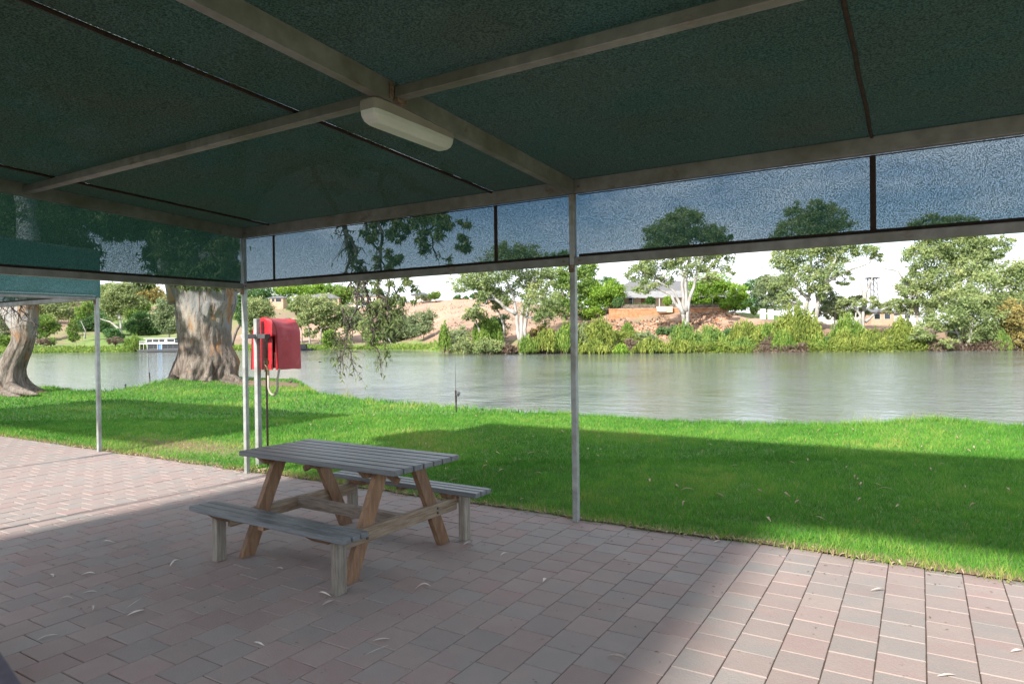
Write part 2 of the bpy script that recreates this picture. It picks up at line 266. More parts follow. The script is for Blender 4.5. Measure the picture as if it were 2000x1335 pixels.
class MB:
    """collects shapes into one mesh"""
    def __init__(s): s.v = []; s.f = []
    def add(s, V, F):
        b = len(s.v); s.v += [tuple(map(float, p)) for p in V]; s.f += [tuple(i+b for i in f) for f in F]; return s
    def box(s, x0, x1, y0, y1, z0, z1, bev=0., T=None):
        if bev:
            V = []; b = bev
            for (ix, iy, iz) in [(i, j, k) for k in (0, 1) for j in (0, 1) for i in (0, 1)]:
                x, y, z = (x0, x1)[ix], (y0, y1)[iy], (z0, z1)[iz]; sx, sy, sz = (b, -b)[ix], (b, -b)[iy], (b, -b)[iz]
                V += [(x, y+sy, z+sz), (x+sx, y, z+sz), (x+sx, y+sy, z)]
            def q(c, a): return c*3+a
            F = [(q(0,2),q(2,2),q(3,2),q(1,2)), (q(4,2),q(5,2),q(7,2),q(6,2)), (q(0,1),q(1,1),q(5,1),q(4,1)), (q(2,1),q(6,1),q(7,1),q(3,1)), (q(0,0),q(4,0),q(6,0),q(2,0)), (q(1,0),q(3,0),q(7,0),q(5,0))]
            for a, c in ((0,1),(2,3),(4,5),(6,7)): F.append((q(a,1),q(a,2),q(c,2),q(c,1)))
            for a, c in ((0,2),(1,3),(4,6),(5,7)): F.append((q(a,0),q(a,2),q(c,2),q(c,0)))
            for a, c in ((0,4),(1,5),(2,6),(3,7)): F.append((q(a,0),q(a,1),q(c,1),q(c,0)))
            for c in range(8): F.append((q(c,0),q(c,1),q(c,2)))
        else:
            V = [(x0,y0,z0),(x1,y0,z0),(x1,y1,z0),(x0,y1,z0),(x0,y0,z1),(x1,y0,z1),(x1,y1,z1),(x0,y1,z1)]
            F = [(0,3,2,1),(4,5,6,7),(0,1,5,4),(1,2,6,5),(2,3,7,6),(3,0,4,7)]
        if T is not None: V = [T @ Vector(p) for p in V]
        return s.add(V, F)
    def bar(s, a, b, w, h, bev=.0, up=(0, 0, 1)):
        a = Vector(a); b = Vector(b); d = b-a; L = d.length; d.normalize()
        u = Vector(up); x = d.cross(u)
        if x.length < 1e-4: x = d.cross(Vector((0, 1, 0)))
        x.normalize(); y = x.cross(d)
        T = Matrix(((x[0], d[0], y[0], a[0]), (x[1], d[1], y[1], a[1]), (x[2], d[2], y[2], a[2]), (0, 0, 0, 1)))
        return s.box(-w/2, w/2, 0, L, -h/2, h/2, bev, T)
    def tube(s, P, R, n=8, cap=True):
        P = [Vector(p) for p in P]; R = [R]*len(P) if not hasattr(R, '__len__') else R
        V = []; F = []; pu = None
        for i, p in enumerate(P):
            d = (P[min(i+1, len(P)-1)]-P[max(i-1, 0)]).normalized()
            if pu is None: pu = d.cross(Vector((.3, .9, .1))).normalized()
            x = (pu-d*pu.dot(d)).normalized(); pu = x; y = d.cross(x)
            for k in range(n):
                a = 2*math.pi*k/n; V.append(p+(x*math.cos(a)+y*math.sin(a))*R[i])
        for i in range(len(P)-1):
            for k in range(n): F.append((i*n+k, i*n+(k+1) % n, (i+1)*n+(k+1) % n, (i+1)*n+k))
        if cap: F.append(tuple(range(n))[::-1]); F.append(tuple((len(P)-1)*n+k for k in range(n)))
        return s.add(V, F)
    def lathe(s, prof, n=16, T=None):
        V = []; F = []
        for r_, z_ in prof:
            for k in range(n): a = 2*math.pi*k/n; V.append(Vector((r_*math.cos(a), r_*math.sin(a), z_)))
        for i in range(len(prof)-1):
            for k in range(n): F.append((i*n+k, i*n+(k+1) % n, (i+1)*n+(k+1) % n, (i+1)*n+k))
        F.append(tuple(range(n))[::-1]); F.append(tuple((len(prof)-1)*n+k for k in range(n)))
        if T is not None: V = [T @ p for p in V]
        return s.add(V, F)
    def build(s, name, m, parent=None, loc=None, smooth=False): return raw(name, s.v, s.f, M[m], parent, loc, smooth)
def thing(name, label, cat, loc=(0, 0, 0), rz=0., group=None):
    o = bpy.data.objects.new(name, None); COL.objects.link(o); o.location = loc; o.rotation_euler = (0, 0, rz); o.empty_display_size = .2
    o['label'] = label; o['category'] = cat
    if group: o['group'] = group
    return o
def tag(o, label=None, cat=None, group=None, kind=None):
    for k, v in (('label', label), ('category', cat), ('group', group), ('kind', kind)):
        if v: o[k] = v
    return o
def copy_tree(o, parent=None):
    c = o.copy(); COL.objects.link(c); c.parent = parent
    for ch in [x for x in bpy.data.objects if x.parent == o]: copy_tree(ch, c)
    return c
def nz(x, y, z, s=1.): return mnoise.noise(Vector((x*s, y*s, z*s)))

# ------------------------------------------------------------------ near land, pavement, river
EDGE = [(-80, -6), (-45, 1.5), (-30, 4.2), (-23, 5.0), (-18.9, 6.4), (-16.2, 6.0), (-14.55, 5.95), (-14.0, 6.9), (-14.3, 8.2), (-17.5, 10.2), (-20.5, 12.2), (-18, 13.6), (-14, 12.9), (-10.5, 10.4),
        (-7.9, 8.4), (-5, 7.6), (-2, 7.0), (1.4, 6.75), (4.7, 6.95), (6.2, 7.7), (8.35, 8.5), (14, 10.2), (24, 13), (60, 17), (90, 20)]
EA = np.array(EDGE, float)
def land_sd(P):
    """signed distance to the bank edge: negative on land"""
    P = np.asarray(P, float); best = np.full(len(P), 1e9)
    for a, b in zip(EA[:-1], EA[1:]):
        ab = b-a; t = np.clip(((P-a)@ab)/(ab@ab), 0, 1); d = np.linalg.norm(P-(a+t[:, None]*ab), axis=1); best = np.minimum(best, d)
    poly = np.vstack([EA, [[90, -500], [-80, -500]]]); ins = np.zeros(len(P), bool)
    for i in range(len(poly)):
        x1, y1 = poly[i]; x2, y2 = poly[(i+1) % len(poly)]
        c = ((y1 > P[:, 1]) != (y2 > P[:, 1])); 
        xx = (x2-x1)*(P[:, 1]-y1)/((y2-y1) if y2 != y1 else 1e-9)+x1; ins ^= c & (P[:, 0] < xx)
    return np.where(ins, -best, best)
def lawn_z(P):
    P = np.asarray(P, float); sd = land_sd(P)
    n = np.array([nz(x, y, 0, .55)*.03+nz(x, y, 5, 2.2)*.012 for x, y in P])
    up = np.clip((P[:, 1]-.1)/.8, 0, 1)
    z = .012+n*up+.02*up
    z += .34*np.exp(-(((P[:, 0]+14.6)/1.2)**2+((P[:, 1]-7.3)/1.0)**2))                   # grassy knoll left of the big tree
    z += .12*np.exp(-(((P[:, 0]+15.2)/3.2)**2+((P[:, 1]-9.2)/2.0)**2))
    z += .10*np.exp(-(((P[:, 0]-7.0)/.7)**2+((P[:, 1]-7.9)/.45)**2))
    s = np.clip((sd+.25)/1.7, 0, 1); return z-2.0*(s*s*(3-2*s)), sd
def grid(x0, x1, y0, y1, st):
    xs = np.arange(x0, x1+st*.5, st); ys = np.arange(y0, y1+st*.5, st); X, Y = np.meshgrid(xs, ys)
    P = np.stack([X.ravel(), Y.ravel()], 1); nx, ny = len(xs), len(ys)
    i = np.arange(nx*ny).reshape(ny, nx); F = np.stack([i[:-1, :-1].ravel(), i[:-1, 1:].ravel(), i[1:, 1:].ravel(), i[1:, :-1].ravel()], 1); return P, F
def pave_edge(x): return .07+.07*nz(x, 0, 3.3, .9)+.035*nz(x, 0, 7, 3.1)+.02*nz(x, 0, 9, 9)
P, F = grid(-34, 30, 0., 18, .16)
for i in range(len(P)):
    if P[i, 1] < .10: P[i, 1] = pave_edge(P[i, 0])+P[i, 1]*.5
z, sd = lawn_z(P)
tone = np.array([.32+.5*nz(x, y, 0, .35) for x, y in P])
tone += np.clip(1-(P[:, 1]-.1)/.22, 0, 1)*.75                                             # worn strip against the paving
tone += .75*np.exp(-(((P[:, 0]+2.)/1.7)**2+((P[:, 1]-.8)/.55)**2))                          # thin turf beside the corner post
soilm = np.exp(-(((P[:, 0]+12.6)/3.4)**2+((P[:, 1]-10.2)/1.6)**2)*1.3); tone += 1.2*soilm*(soilm > .4)
tone += (sd > -.15)*.8
tag(raw('lawn', np.column_stack([P, z]), F, M['lawn'], attrs={'tone': np.clip(tone, 0, 1)}, smooth=True), kind='structure')
P, F = grid(-340, 340, -300, 20, 20); P2 = P.copy()
s2 = land_sd(P)
keep = [f for f in F if (P[f][:, 1].max() <= 0.01)]
tag(raw('ground', np.column_stack([P, np.full(len(P), -.05)]), np.array(keep), M['lawn'], attrs={'tone': np.full(len(P), .35)}), kind='structure')
for nm, xa, xb, ya in (('bank', -80, -34, -.02), ('bank', 30, 90, -.02)):
    P, F = grid(xa, xb, ya, 22, 1.0); z, sd = lawn_z(P)
    tag(raw(nm, np.column_stack([P, z-.03]), F, M['lawn'], attrs={'tone': np.full(len(P), .35)}, smooth=True), kind='structure')
# river
P, F = grid(-420, 380, -6, 300, 20.)
tag(raw('river', np.column_stack([P, np.full(len(P), -1.2)]), F, M['water']), kind='structure')

# pavement: sand bed with square pavers laid in running bond along y
PX, PY, GX, GY = .2115, .217, .0052, .008
bed = MB().box(-30, 16, -12, .30, -.20, -.0065)
pv = tag(bed.build('pavement', 'bed'), kind='structure')
def paver_geo(seed, tone):
    r = random.Random(seed); w, l = (PX-GX)/2, (PY-GY)/2; b = .0014
    V = [(sx*w, sy*l, -.03) for sx, sy in ((-1,-1),(1,-1),(1,1),(-1,1))]+[(sx*(w+r.uniform(-.0005, .0005)), sy*l, -.0045) for sx, sy in ((-1,-1),(1,-1),(1,1),(-1,1))] \
        + [(sx*(w-b*r.uniform(.6, 1.6)), sy*(l-b*r.uniform(.7, 2.)), r.uniform(-.0006, .0004)) for sx, sy in ((-1,-1),(1,-1),(1,1),(-1,1))]
    F = [(8,9,10,11)]
    for k in (0, 4):
        for i in range(4): F.append((k+i, k+(i+1) % 4, k+4+(i+1) % 4, k+4+i))
    return V, F, [tone]*12
cells = []
rt = random.Random(5)
for i in range(-110, 32):
    x = 6.815+i*PX
    if x < -17 or x > 13: continue
    for j in range(-42, 3):
        y = -3.4725+16*PY-.0+(j*PY)+(PY/2 if i % 2 else 0)
        if y > .20 or y < -7.5: continue
        u, v, zz = proj((x, y, 0)); seen = zz > .6 and -60 < u < 2060 and -0 < v < 1400
        a = 0
        if seen:
            q = [proj((x+dx, y+dy, 0)) for dx, dy in ((-.1,-.1),(.1,-.1),(.1,.1),(-.1,.1))]
            q = [(min(max(a_, 0), 2000), min(max(b_, 0), 1335)) for a_, b_, c_ in q]
            a = abs(sum(q[k][0]*q[(k+1) % 4][1]-q[(k+1) % 4][0]*q[k][1] for k in range(4)))/2
        cells.append((a, x, y, rt.random()))
cells.sort(key=lambda c: -c[0])
protos = []
for k in range(16):
    V, F, T_ = paver_geo(k, (k+.5)/16*.95)
    o = raw('paver', V, F, M['paver'], link=False, attrs={'tone': T_}); protos.append(o)
for n, (a, x, y, rr) in enumerate(cells[:300]):
    c = protos[int(rr*15.99)].copy(); c.parent = pv; c.location = (x, y, rt.uniform(-.0012, .0014)); c.rotation_euler = (rt.gauss(0, .0035), rt.gauss(0, .0035), rt.gauss(0, .004)+(math.pi if rt.random() < .5 else 0))
    COL.objects.link(c)
VV, FF, TT = [], [], []
for n, (a, x, y, rr) in enumerate(cells[300:]):
    V, F, T_ = paver_geo(n, rr*.95); b = len(VV); dz = rt.uniform(-.0012, .0014); tx, ty = rt.gauss(0, .0035), rt.gauss(0, .0035)
    VV += [(p[0]+x, p[1]+y, p[2]+dz+p[0]*tx+p[1]*ty) for p in V]; FF += [tuple(i+b for i in f) for f in F]; TT += T_
tag(raw('pavers', VV, FF, M['paver'], parent=pv, attrs={'tone': TT}), kind='stuff', label='small square concrete pavers in the far part of the paving')

# grass blades
def blades(N_, pts, h, w, tint, lean=.45):
    n = len(pts); ang = RNG.uniform(0, 2*np.pi, n); lx = RNG.normal(0, lean, n)*h; ly = RNG.normal(0, lean, n)*h
    dx = np.cos(ang)*w/2; dy = np.sin(ang)*w/2
    V = np.empty((n, 3, 3)); V[:, 0] = pts; V[:, 1] = pts; V[:, 2] = pts
    V[:, 0, 0] -= dx; V[:, 0, 1] -= dy; V[:, 1, 0] += dx; V[:, 1, 1] += dy; V[:, 2, 0] += lx; V[:, 2, 1] += ly; V[:, 2, 2] += h
    V[:, :2, 2] -= .006
    return V.reshape(-1, 3), np.repeat(tint, 3)
GV, GT = [], []
def scatter(n, dmin, dmax, h0, w0):
    d = np.sqrt(RNG.uniform(dmin**2, dmax**2, n)); px = RNG.uniform(-120, 2120, n)
    base = CAMP[None, :2]+d[:, None]*(_fw[None, :2]+_r[None, :2]*((px[:, None]-1000)/FPX))
    ok = (base[:, 1] > -.02) & (base[:, 0] > -33.5) & (base[:, 0] < 29.5) & (base[:, 1] < 17.5); base = base[ok]
    e = np.array([pave_edge(x) for x in base[:, 0]]); ok = base[:, 1] > e-.012+RNG.normal(0, .028, len(base)); base = base[ok]; e = e[ok]
    z, sd = lawn_z(base); 
    bare = np.exp(-(((base[:, 0]+12.6)/3.4)**2+((base[:, 1]-10.2)/1.6)**2)*1.3) > .45+.3*RNG.random(len(base))
    thin = np.exp(-(((base[:, 0]+2.)/1.7)**2+((base[:, 1]-.8)/.55)**2))
    ok = (sd < .15) & ~bare & (RNG.random(len(base)) > thin*.55); base, z, sd, e, thin = base[ok], z[ok], sd[ok], e[ok], thin[ok]
    big = np.array([nz(x, y, 0, .5) for x, y in base]); sm = np.array([nz(x, y, 4, 4.) for x, y in base])
    near = np.clip(1-(base[:, 1]-e)/.16, 0, 1)
    t = .33+.50*big+.26*sm+RNG.normal(0, .11, len(base))+near*.22*(RNG.random(len(base)) < .6)+thin*.45*RNG.random(len(base))
    t = np.where((RNG.random(len(base)) < .035+.45*near), RNG.uniform(.75, 1., len(base)), t)
    h = h0*(1+.5*sm+.2*big)*RNG.uniform(.6, 1.35, len(base))*np.where(sd > -.35, 1.9, 1.)*(1-.5*thin)
    V, T_ = blades(0, np.column_stack([base, z]), h, w0*RNG.uniform(.7, 1.3, len(base)), np.clip(t, 0, 1)); GV.append(V); GT.append(T_)
scatter(250000, 3.4, 8.5, .042, .0065); scatter(210000, 8.2, 13.5, .045, .011); scatter(150000, 13.2, 26, .055, .022)
GV = np.vstack(GV); tag(raw('grass', GV, np.arange(len(GV)).reshape(-1, 3), M['grass'], attrs={'tint': np.concatenate(GT)}), kind='stuff', label='short bright green lawn grass between the paving and the river', cat='grass')
# fallen bark and leaf litter on the lawn (countless small bits)
def leaf_geo(L, w, curl, rnd):
    V = []; F = []
    n = 5
    for i in range(n+1):
        t = i/n; ww = w*math.sin(math.pi*min(max(t, .04), .97))**.8; z_ = curl*math.sin(math.pi*t)*1.0+curl*.6*t; yy = curl*1.5*math.sin(t*2.5)
        V += [(L*(t-.5), yy-ww/2, z_+ww*.25), (L*(t-.5), yy, z_), (L*(t-.5), yy+ww/2, z_+ww*.25)]
    for i in range(n):
        for k in (0, 1): F.append((i*3+k, (i+1)*3+k, (i+1)*3+k+1, i*3+k+1))
    return V, F
def litter(name, pts, label, Ls=(.07, .14)):
    b = MB()
    for (x, y, z_) in pts:
        V, F = leaf_geo(random.uniform(*Ls), random.uniform(.012, .024), random.uniform(.004, .02), random); a = random.uniform(0, 6.28)
        b.add([(x+p[0]*math.cos(a)-p[1]*math.sin(a), y+p[0]*math.sin(a)+p[1]*math.cos(a), z_+p[2]) for p in V], F)
    return tag(b.build(name, 'litterleaf'), label=label, cat='leaves', kind='stuff')
pts = []
while len(pts) < 170:
    d = random.uniform(5.5, 20); px = random.uniform(0, 2000); q = CAMP[:2]+d*(_fw[:2]+_r[:2]*((px-1000)/FPX))
    if q[1] < .15: continue
    zz, s_ = lawn_z([q])
    if s_[0] > -.3: continue
    pts.append((q[0], q[1], zz[0]+.035))
litter('leaf_litter', pts, 'dry gum leaves and bark scraps scattered over the lawn')
pts = [(random.gauss(.1, .22), random.gauss(.16, .09), .01+random.random()*.015) for _ in range(90)]
pts += [(x, pave_edge(x)+random.gauss(-.01, .025), .012) for x in np.arange(-5, 8, .045)]
litter('leaf_drift', pts, 'brown dead leaves and clippings gathered along the paving edge by the corner post', (.025, .07))
b = MB(); rd = random.Random(12)
for _ in range(520):
    x, y = rd.uniform(-3, 8), rd.uniform(-4.2, .05)
    if rd.random() < .45: y = -abs(rd.gauss(0, .35))+.05
    s_ = rd.uniform(.002, .006); a = rd.uniform(0, 3.14); l = s_*rd.uniform(1, 4)
    b.add([(x-l*math.cos(a), y-l*math.sin(a), .001), (x+s_*math.sin(a), y-s_*math.cos(a), .004), (x+l*math.cos(a), y+l*math.sin(a), .001), (x-s_*math.sin(a), y+s_*math.cos(a), .004)], [(0, 1, 2, 3)])
tag(b.build('paving_debris', 'barkdark'), 'tiny dark seeds and bark crumbs scattered on the pavers', 'debris', kind='stuff')
# single leaves on the paving
LP = [(545, 1112, 'flat', 'dry leaf lying right under the near bench of the picnic table'), (636, 1162, 'curled', 'curled pale leaf just left of the near bench post'), (640, 1178, 'flat', 'pale leaf in front of the near bench post'),
      (745, 1250, 'flat', 'pale leaf near the bottom edge, in front of the picnic table'), (826, 1150, 'curled', 'big white curled leaf between the near bench post and the lawn'), (736, 1270, 'stick', 'long thin twig near the bottom edge below the table'),
      (172, 1193, 'curled', 'large curled white leaf lowest in the group of leaves at left'), (125, 1176, 'curled', 'upright curled white leaf at the left end of the leaf group'), (262, 1178, 'stick', 'straight pale twig left of the near bench'), (265, 1197, 'flat', 'tiny white leaf below the straight pale twig'),
      (212, 1060, 'curled', 'curled white leaf closest to the sunlit strip at left'), (245, 1068, 'flat', 'flat pale leaf just right of the curled one by the sunlit strip'), (100, 1125, 'dark', 'small dark twisted leaf at far left of the shaded paving'), (172, 1122, 'flat', 'pale leaf between the dark leaf and the bench'),
      (345, 1102, 'curled', 'curled pinkish leaf left of the left bench post'), (92, 1246, 'flat', 'round white petal-like leaf at bottom left'), (507, 1258, 'brown', 'tan crumpled leaf in front of the near bench'), (912, 1063, 'curled', 'small white leaf at the foot of the far right bench post'),
      (1062, 1133, 'pale', 'small pale leaf with a pink tip right of the table'), (1385, 1050, 'bark', 'curved strip of peeled bark on the lawn edge'), (1400, 1058, 'bark', 'thick grey bark scrap where the paving meets the lawn'), (1713, 1154, 'curled', 'thin curled leaf on the sunlit paving at right'),
      (1205, 1285, 'flat', 'pale leaf near the bottom edge beside the shadow line'), (175, 1158, 'flat', 'small pale leaf in the middle of the group at left'), (1848, 1320, 'flat', 'white leaf on the sunlit paving near the bottom right'), (985, 1083, 'dark', 'dark leaf on the paving right of the picnic table'), (1985, 1272, 'dark', 'dark leaf at the right edge of the sunlit paving')]
def ground_pt(px, py, z0=0.):
    d = _fw*FPX+_r*(px-1000)-_u*(py-667.5); return CAMP+d*((z0-CH)/d[2])
for i, (px, py, k, lab) in enumerate(LP):
    V, F = leaf_geo(random.uniform(.06, .105) if k != 'stick' else .16, random.uniform(.015, .024) if k != 'stick' else .005, .016 if k == 'curled' else .005, random)
    q = ground_pt(px, py)
    o = raw('fallen_leaf', V, F, M['dryleaf'], loc=(q[0], q[1], .004)); o.rotation_euler = (0, 0, random.uniform(0, 6.28))
    tag(o, lab, 'leaf', 'fallen leaves on the paving')

# ------------------------------------------------------------------ shade shelters
SL = .0473                                              # fall of the roof towards the river
def rz_(y, off=0.): return 2.8095-SL*y+off
YB = -4.3; BAY = 4.364
def shelter(x0, nb, label, seams, left_cloth, right_cloth):
    t = thing('shade_shelter', label, 'shelter', (x0, 0, 0)); L = nb*BAY
    for i in range(nb+1):
        for y in (0, YB):
            MB().box(i*BAY-.025, i*BAY+.025, y-.025, y+.025, -.02, rz_(y)+.0, .004).build('post', 'steel', t)
    for i in range(nb):                                # rails and beams between posts, butted
        a, b = i*BAY+.027, (i+1)*BAY-.027
        MB().box(a, b, -.032, .032, 2.203, 2.268, .003).build('fascia_rail', 'beam', t)
        MB().box(a-.052, b+.0, -.03, .03, rz_(0)+.002, rz_(0)+.115, .004).build('front_beam', 'beam', t)
        MB().box(a, b, YB-.03, YB+.03, rz_(YB), rz_(YB)+.11, .004).build('back_beam', 'beam', t)
        p_ = MB(); T = Matrix.Translation((0, -2.29, rz_(-2.29)+.022)) @ Matrix.Rotation(-math.atan(SL), 4, 'X')
        p_.box(i*BAY+.034, (i+1)*BAY-.034, -.032, .032, 0, .066, .005, T); p_.build('purlin', 'beam', t)
        if i:
            br = MB(); br.box(i*BAY+.032, i*BAY+.062, -2.325, -2.245, rz_(-2.29)-.004, rz_(-2.29)+.021); br.box(i*BAY+.033, i*BAY+.037, -2.36, -2.325, rz_(-2.29)+.01, rz_(-2.29)+.10); br.build('bracket', 'rust', t)
    for i in range(nb+1):
        for sx in (-1, 1):
            for z_ in (2.235, rz_(0)+.05):
                T = Matrix.Translation((i*BAY+sx*.075, -.0335, z_)) @ Matrix.Rotation(math.pi/2, 4, 'X'); MB().lathe([(.011, 0), (.011, .006), (.006, .0065), (.006, .012)], 6, T).build('bolt', 'rust', t)
        MB().box(i*BAY-.027, i*BAY+.027, -.0345, -.0265, 2.14, 2.202).build('joint_plate', 'rust', t)
        r_ = MB(); x = i*BAY-.0
        for ya, yb in (((YB+.032), -.032),):
            V = [(x+sx*.030, y, rz_(y)+dz) for y in (ya, yb) for sx, dz in ((-1, 0), (1, 0), (1, .112), (-1, .112))]
            r_.add(V, [(0,1,2,3)[::-1], (4,5,6,7), (0,4,5,1)[::-1], (1,5,6,2)[::-1], (2,6,7,3)[::-1], (3,7,4,0)[::-1]])
        r_.build('rafter', 'beam', t)
    for x in (0, L):
        MB().box(x-.032, x+.032, YB+.027, -.034, 2.203, 2.268, .003).build('side_rail', 'beam', t)
    # roof cloth between the cords, a little sag between supports
    xs = [-.03]+seams+[L+.03]
    for a, b in zip(xs[:-1], xs[1:]):
        P, F = grid(0, 1, 0, 1, 1/24.)
        X = a+.0005+(b-a-.001)*P[:, 0]; Y = YB-.03+(-YB+.06)*P[:, 1]
        Z = 2.8095-SL*Y+.122+.006*np.sin(P[:, 0]*math.pi)*np.abs(np.sin(2*P[:, 1]*math.pi))*-1+np.array([.006*nz(x, y, 1, .8) for x, y in zip(X, Y)])
        raw('roof_cloth', np.column_stack([X, Y, Z]), F, M['openroof' if x0 < -5 else 'roofcloth'], parent=t, smooth=True)
    for s_ in seams:
        Yt = np.linspace(YB+.04, -.034, 40)
        MB().tube([(s_+.006*nz(y, 0, 0, 2.3), y, rz_(y)+.108+.003*nz(y, 3, 0, 6)) for y in Yt], .012, 6).build('seam_cord', 'cord', t, smooth=True)
    # front fascia cloth with hem and seam tapes
    xf = [.03]+[i*BAY for i in range(1, nb)]+[L-.03]
    for i in range(nb):
        a, b = i*BAY-(.036 if i == 0 else 0), (i+1)*BAY+(.036 if i == nb-1 else 0)
        raw('fascia_cloth', [(a, .036, 2.24), (b, .036, 2.24), (b, .036, 2.90), (a, .036, 2.90)], [(0, 1, 2, 3)], M['sidecloth'], parent=t)
        MB().box(a+.04, b-.04, .0335, .0345, 2.269, 2.300).build('hem', 'cord', t)
        MB().box(a+.04, b-.04, .0335, .0345, 2.800, 2.8085).build('hem', 'cord', t)
        for s_ in seams:
            if a < s_ < b: MB().box(s_-.019, s_+.019, .031, .0330, 2.27, 2.81).build('seam_tape', 'cord', t)
    for x, on in ((0, left_cloth), (L, right_cloth)):
        if not on: continue
        s_ = -1 if x == 0 else 1; xx = x+s_*.036
        raw('side_cloth', [(xx, YB, 2.24), (xx, .0355, 2.24), (xx, .0355, 2.90), (xx, YB, 2.90+SL*4.3)], [(0, 1, 2, 3)], M['skylitcloth' if x0 < -5 else 'endcloth'], parent=t)
        MB().box(xx-s_*.0035-.0005, xx-s_*.0035+.0005, YB, -.03, 2.269, 2.298).build('hem', 'cord', t)
        MB().box(xx-.002, xx+.002, YB, -.03, 2.262, 2.266).build('edge_strip', 'white', t)
    return t
shelter(0, 2, 'large green cloth shade shelter on grey steel posts over the picnic table', [.50, 3.56, 6.635], True, False)
shelter(-3.306-2*BAY, 2, 'neighbouring green cloth shade shelter beyond the sunlit gap at left', [2.0, 5.05, 8.1], True, True)
# batten light under the rafter
t = thing('batten_light', 'long white batten light fixed under the steel rafter', 'light', (4.31, -2.08, 2.905))
def light_prof(zs, ws, yl):
    b = MB(); n = len(zs); V = []; F = []
    for sy, in_ in ((-1, .03), (-1, 0.), (1, 0.), (1, .03)):
        for z_, w_ in zip(zs, ws): V += [(-w_*(1-in_*6), sy*(yl-in_), z_), (w_*(1-in_*6), sy*(yl-in_), z_)]
    return b
def loaf(x, yl, prof, m, name):
    """prof: list of (halfwidth, halflength, z)"""
    b = MB(); V = []; F = []; K = 20
    for hw, hl, z_ in prof:
        for k in range(K):
            a = 2*math.pi*(k+.5)/K; c, s = math.cos(a), math.sin(a); e = .22
            V.append((hw*abs(c)**e*(1 if c > 0 else -1), hl*abs(s)**e*(1 if s > 0 else -1), z_))
    for i in range(len(prof)-1):
        for k in range(K): F.append((i*K+k, i*K+(k+1) % K, (i+1)*K+(k+1) % K, (i+1)*K+k))
    F.append(tuple(range(K))); F.append(tuple((len(prof)-1)*K+k for k in range(K))[::-1]); b.add(V, F); return b.build(name, m, t)
loaf(0, 0, [(.060, .362, .018), (.068, .368, .01), (.068, .370, -.045)], 'whiteplastic', 'housing')
loaf(0, 0, [(.065, .368, -.0455), (.063, .365, -.070), (.055, .350, -.098), (.040, .328, -.114)], 'diffuser', 'diffuser')

# ------------------------------------------------------------------ picnic table
def picnic_table(label, loc, rz):
    t = thing('picnic_table', label, 'picnic table', loc, rz)
    w = .708/7
    for i in range(7):
        y = -.354+w*(i+.5); e = random.uniform(-.004, .004)
        MB().box(-.8145+e, .8145+e, y-w/2+.0055, y+w/2-.0055, .696, .734+random.uniform(-.001, .001), .005).build('tabletop_plank', 'plank', t)
    for s in (-1, 1):
        for k in range(3):
            wb = .222/3; y = s*(.562+wb*(k+.5)); e = random.uniform(-.004, .004)
            MB().box(-.8+e, .8+e, y-wb/2+.005, y+wb/2-.005, .362, .398+random.uniform(-.001, .001), .005).build('bench_plank', 'plank', t)
    for sx in (-1, 1):
        x = sx*.535
        for s in (-1, 1):                                # raked legs
            dy = .24/.695
            V = [(x+a*.0225, s*(yb+o_), z_) for z_, yb in ((0, .49), (.695, .175)) for a, o_ in ((-1, -.056), (1, -.056), (1, .056), (-1, .056))]
            F = [(0,1,2,3), (4,5,6,7)[::-1], (0,4,5,1), (1,5,6,2), (2,6,7,3), (3,7,4,0)]
            MB().add(V, F if s < 0 else [f[::-1] for f in F]).build('leg', 'timber', t)
            q = MB(); q.box(sx*.622-.029, sx*.622+.029, s*.655-.040, s*.655+.040, 0, .361, .003)
            q.build('bench_post', 'oldtimber', t)
        q = MB(); q.bar((sx*.5605, -.612, .290), (sx*.5605, .612, .290), .045, .095, .004); q.build('cross_beam', 'crossbeam', t)
        q = MB(); V = [(x+a, s*l, z_) for a in (-.068, -.023) for s, l, z_ in ((-1, .34, .6955), (-1, .29, .645), (1, .29, .645), (1, .34, .6955))]
        q.add(V, [(0,1,2,3), (4,5,6,7)[::-1], (0,4,5,1), (1,5,6,2), (2,6,7,3), (3,7,4,0)]); q.build('top_batten', 'timber', t)
        for s in (-1, 1):
            q = MB(); V = [(sx*.64+a, s*y_, z_) for a in (-.20, -.052) for y_, z_ in ((.57, .3612), (.77, .3612), (.71, .318), (.60, .318))]
            V = [(v[0]-(0 if sx > 0 else -.252), v[1], v[2]) for v in V]
            q.add(V, [(0,1,2,3), (4,5,6,7)[::-1], (0,4,5,1), (1,5,6,2), (2,6,7,3), (3,7,4,0)]); q.build('bench_cleat', 'timber', t)
        q = MB(); q.bar((sx*.50, 0.03, .56), (sx*.25, .03, .69), .04, .045, .003); q.build('brace', 'timber', t)
        for s in (-1, 1):
            q = MB(); 
            for zz in (.29, .325):
                q.tube([(sx*.5825, s*.37, zz-.02), (sx*.592, s*.37, zz-.02)], .009, 8)
            q.build('bolt', 'darkmetal', t)
    MB().bar((-.56, .0, .30), (.56, .0, .30), .045, .085, .004).build('stretcher', 'stretchertimber', t)
    q = MB(); V = [(a, s*l, z_) for a in (-.03, .03) for s, l, z_ in ((-1, .34, .6955), (-1, .30, .665), (1, .30, .665), (1, .34, .6955))]
    q.add(V, [(0,1,2,3), (4,5,6,7)[::-1], (0,4,5,1), (1,5,6,2), (2,6,7,3), (3,7,4,0)]); q.build('top_batten', 'timber', t)
    for s in (-1, 1): MB().box(-.03, .03, s*.673-.09, s*.673+.09, .335, .3615).build('bench_cleat', 'timber', t)
    return t
T1 = picnic_table('wooden picnic table with grey slatted top and attached benches on the paving', (3.175, -1.521, 0), -.027)
o = raw('bench_plank', [], [], M['timberdark'], link=False); bpy.data.objects.remove(o)
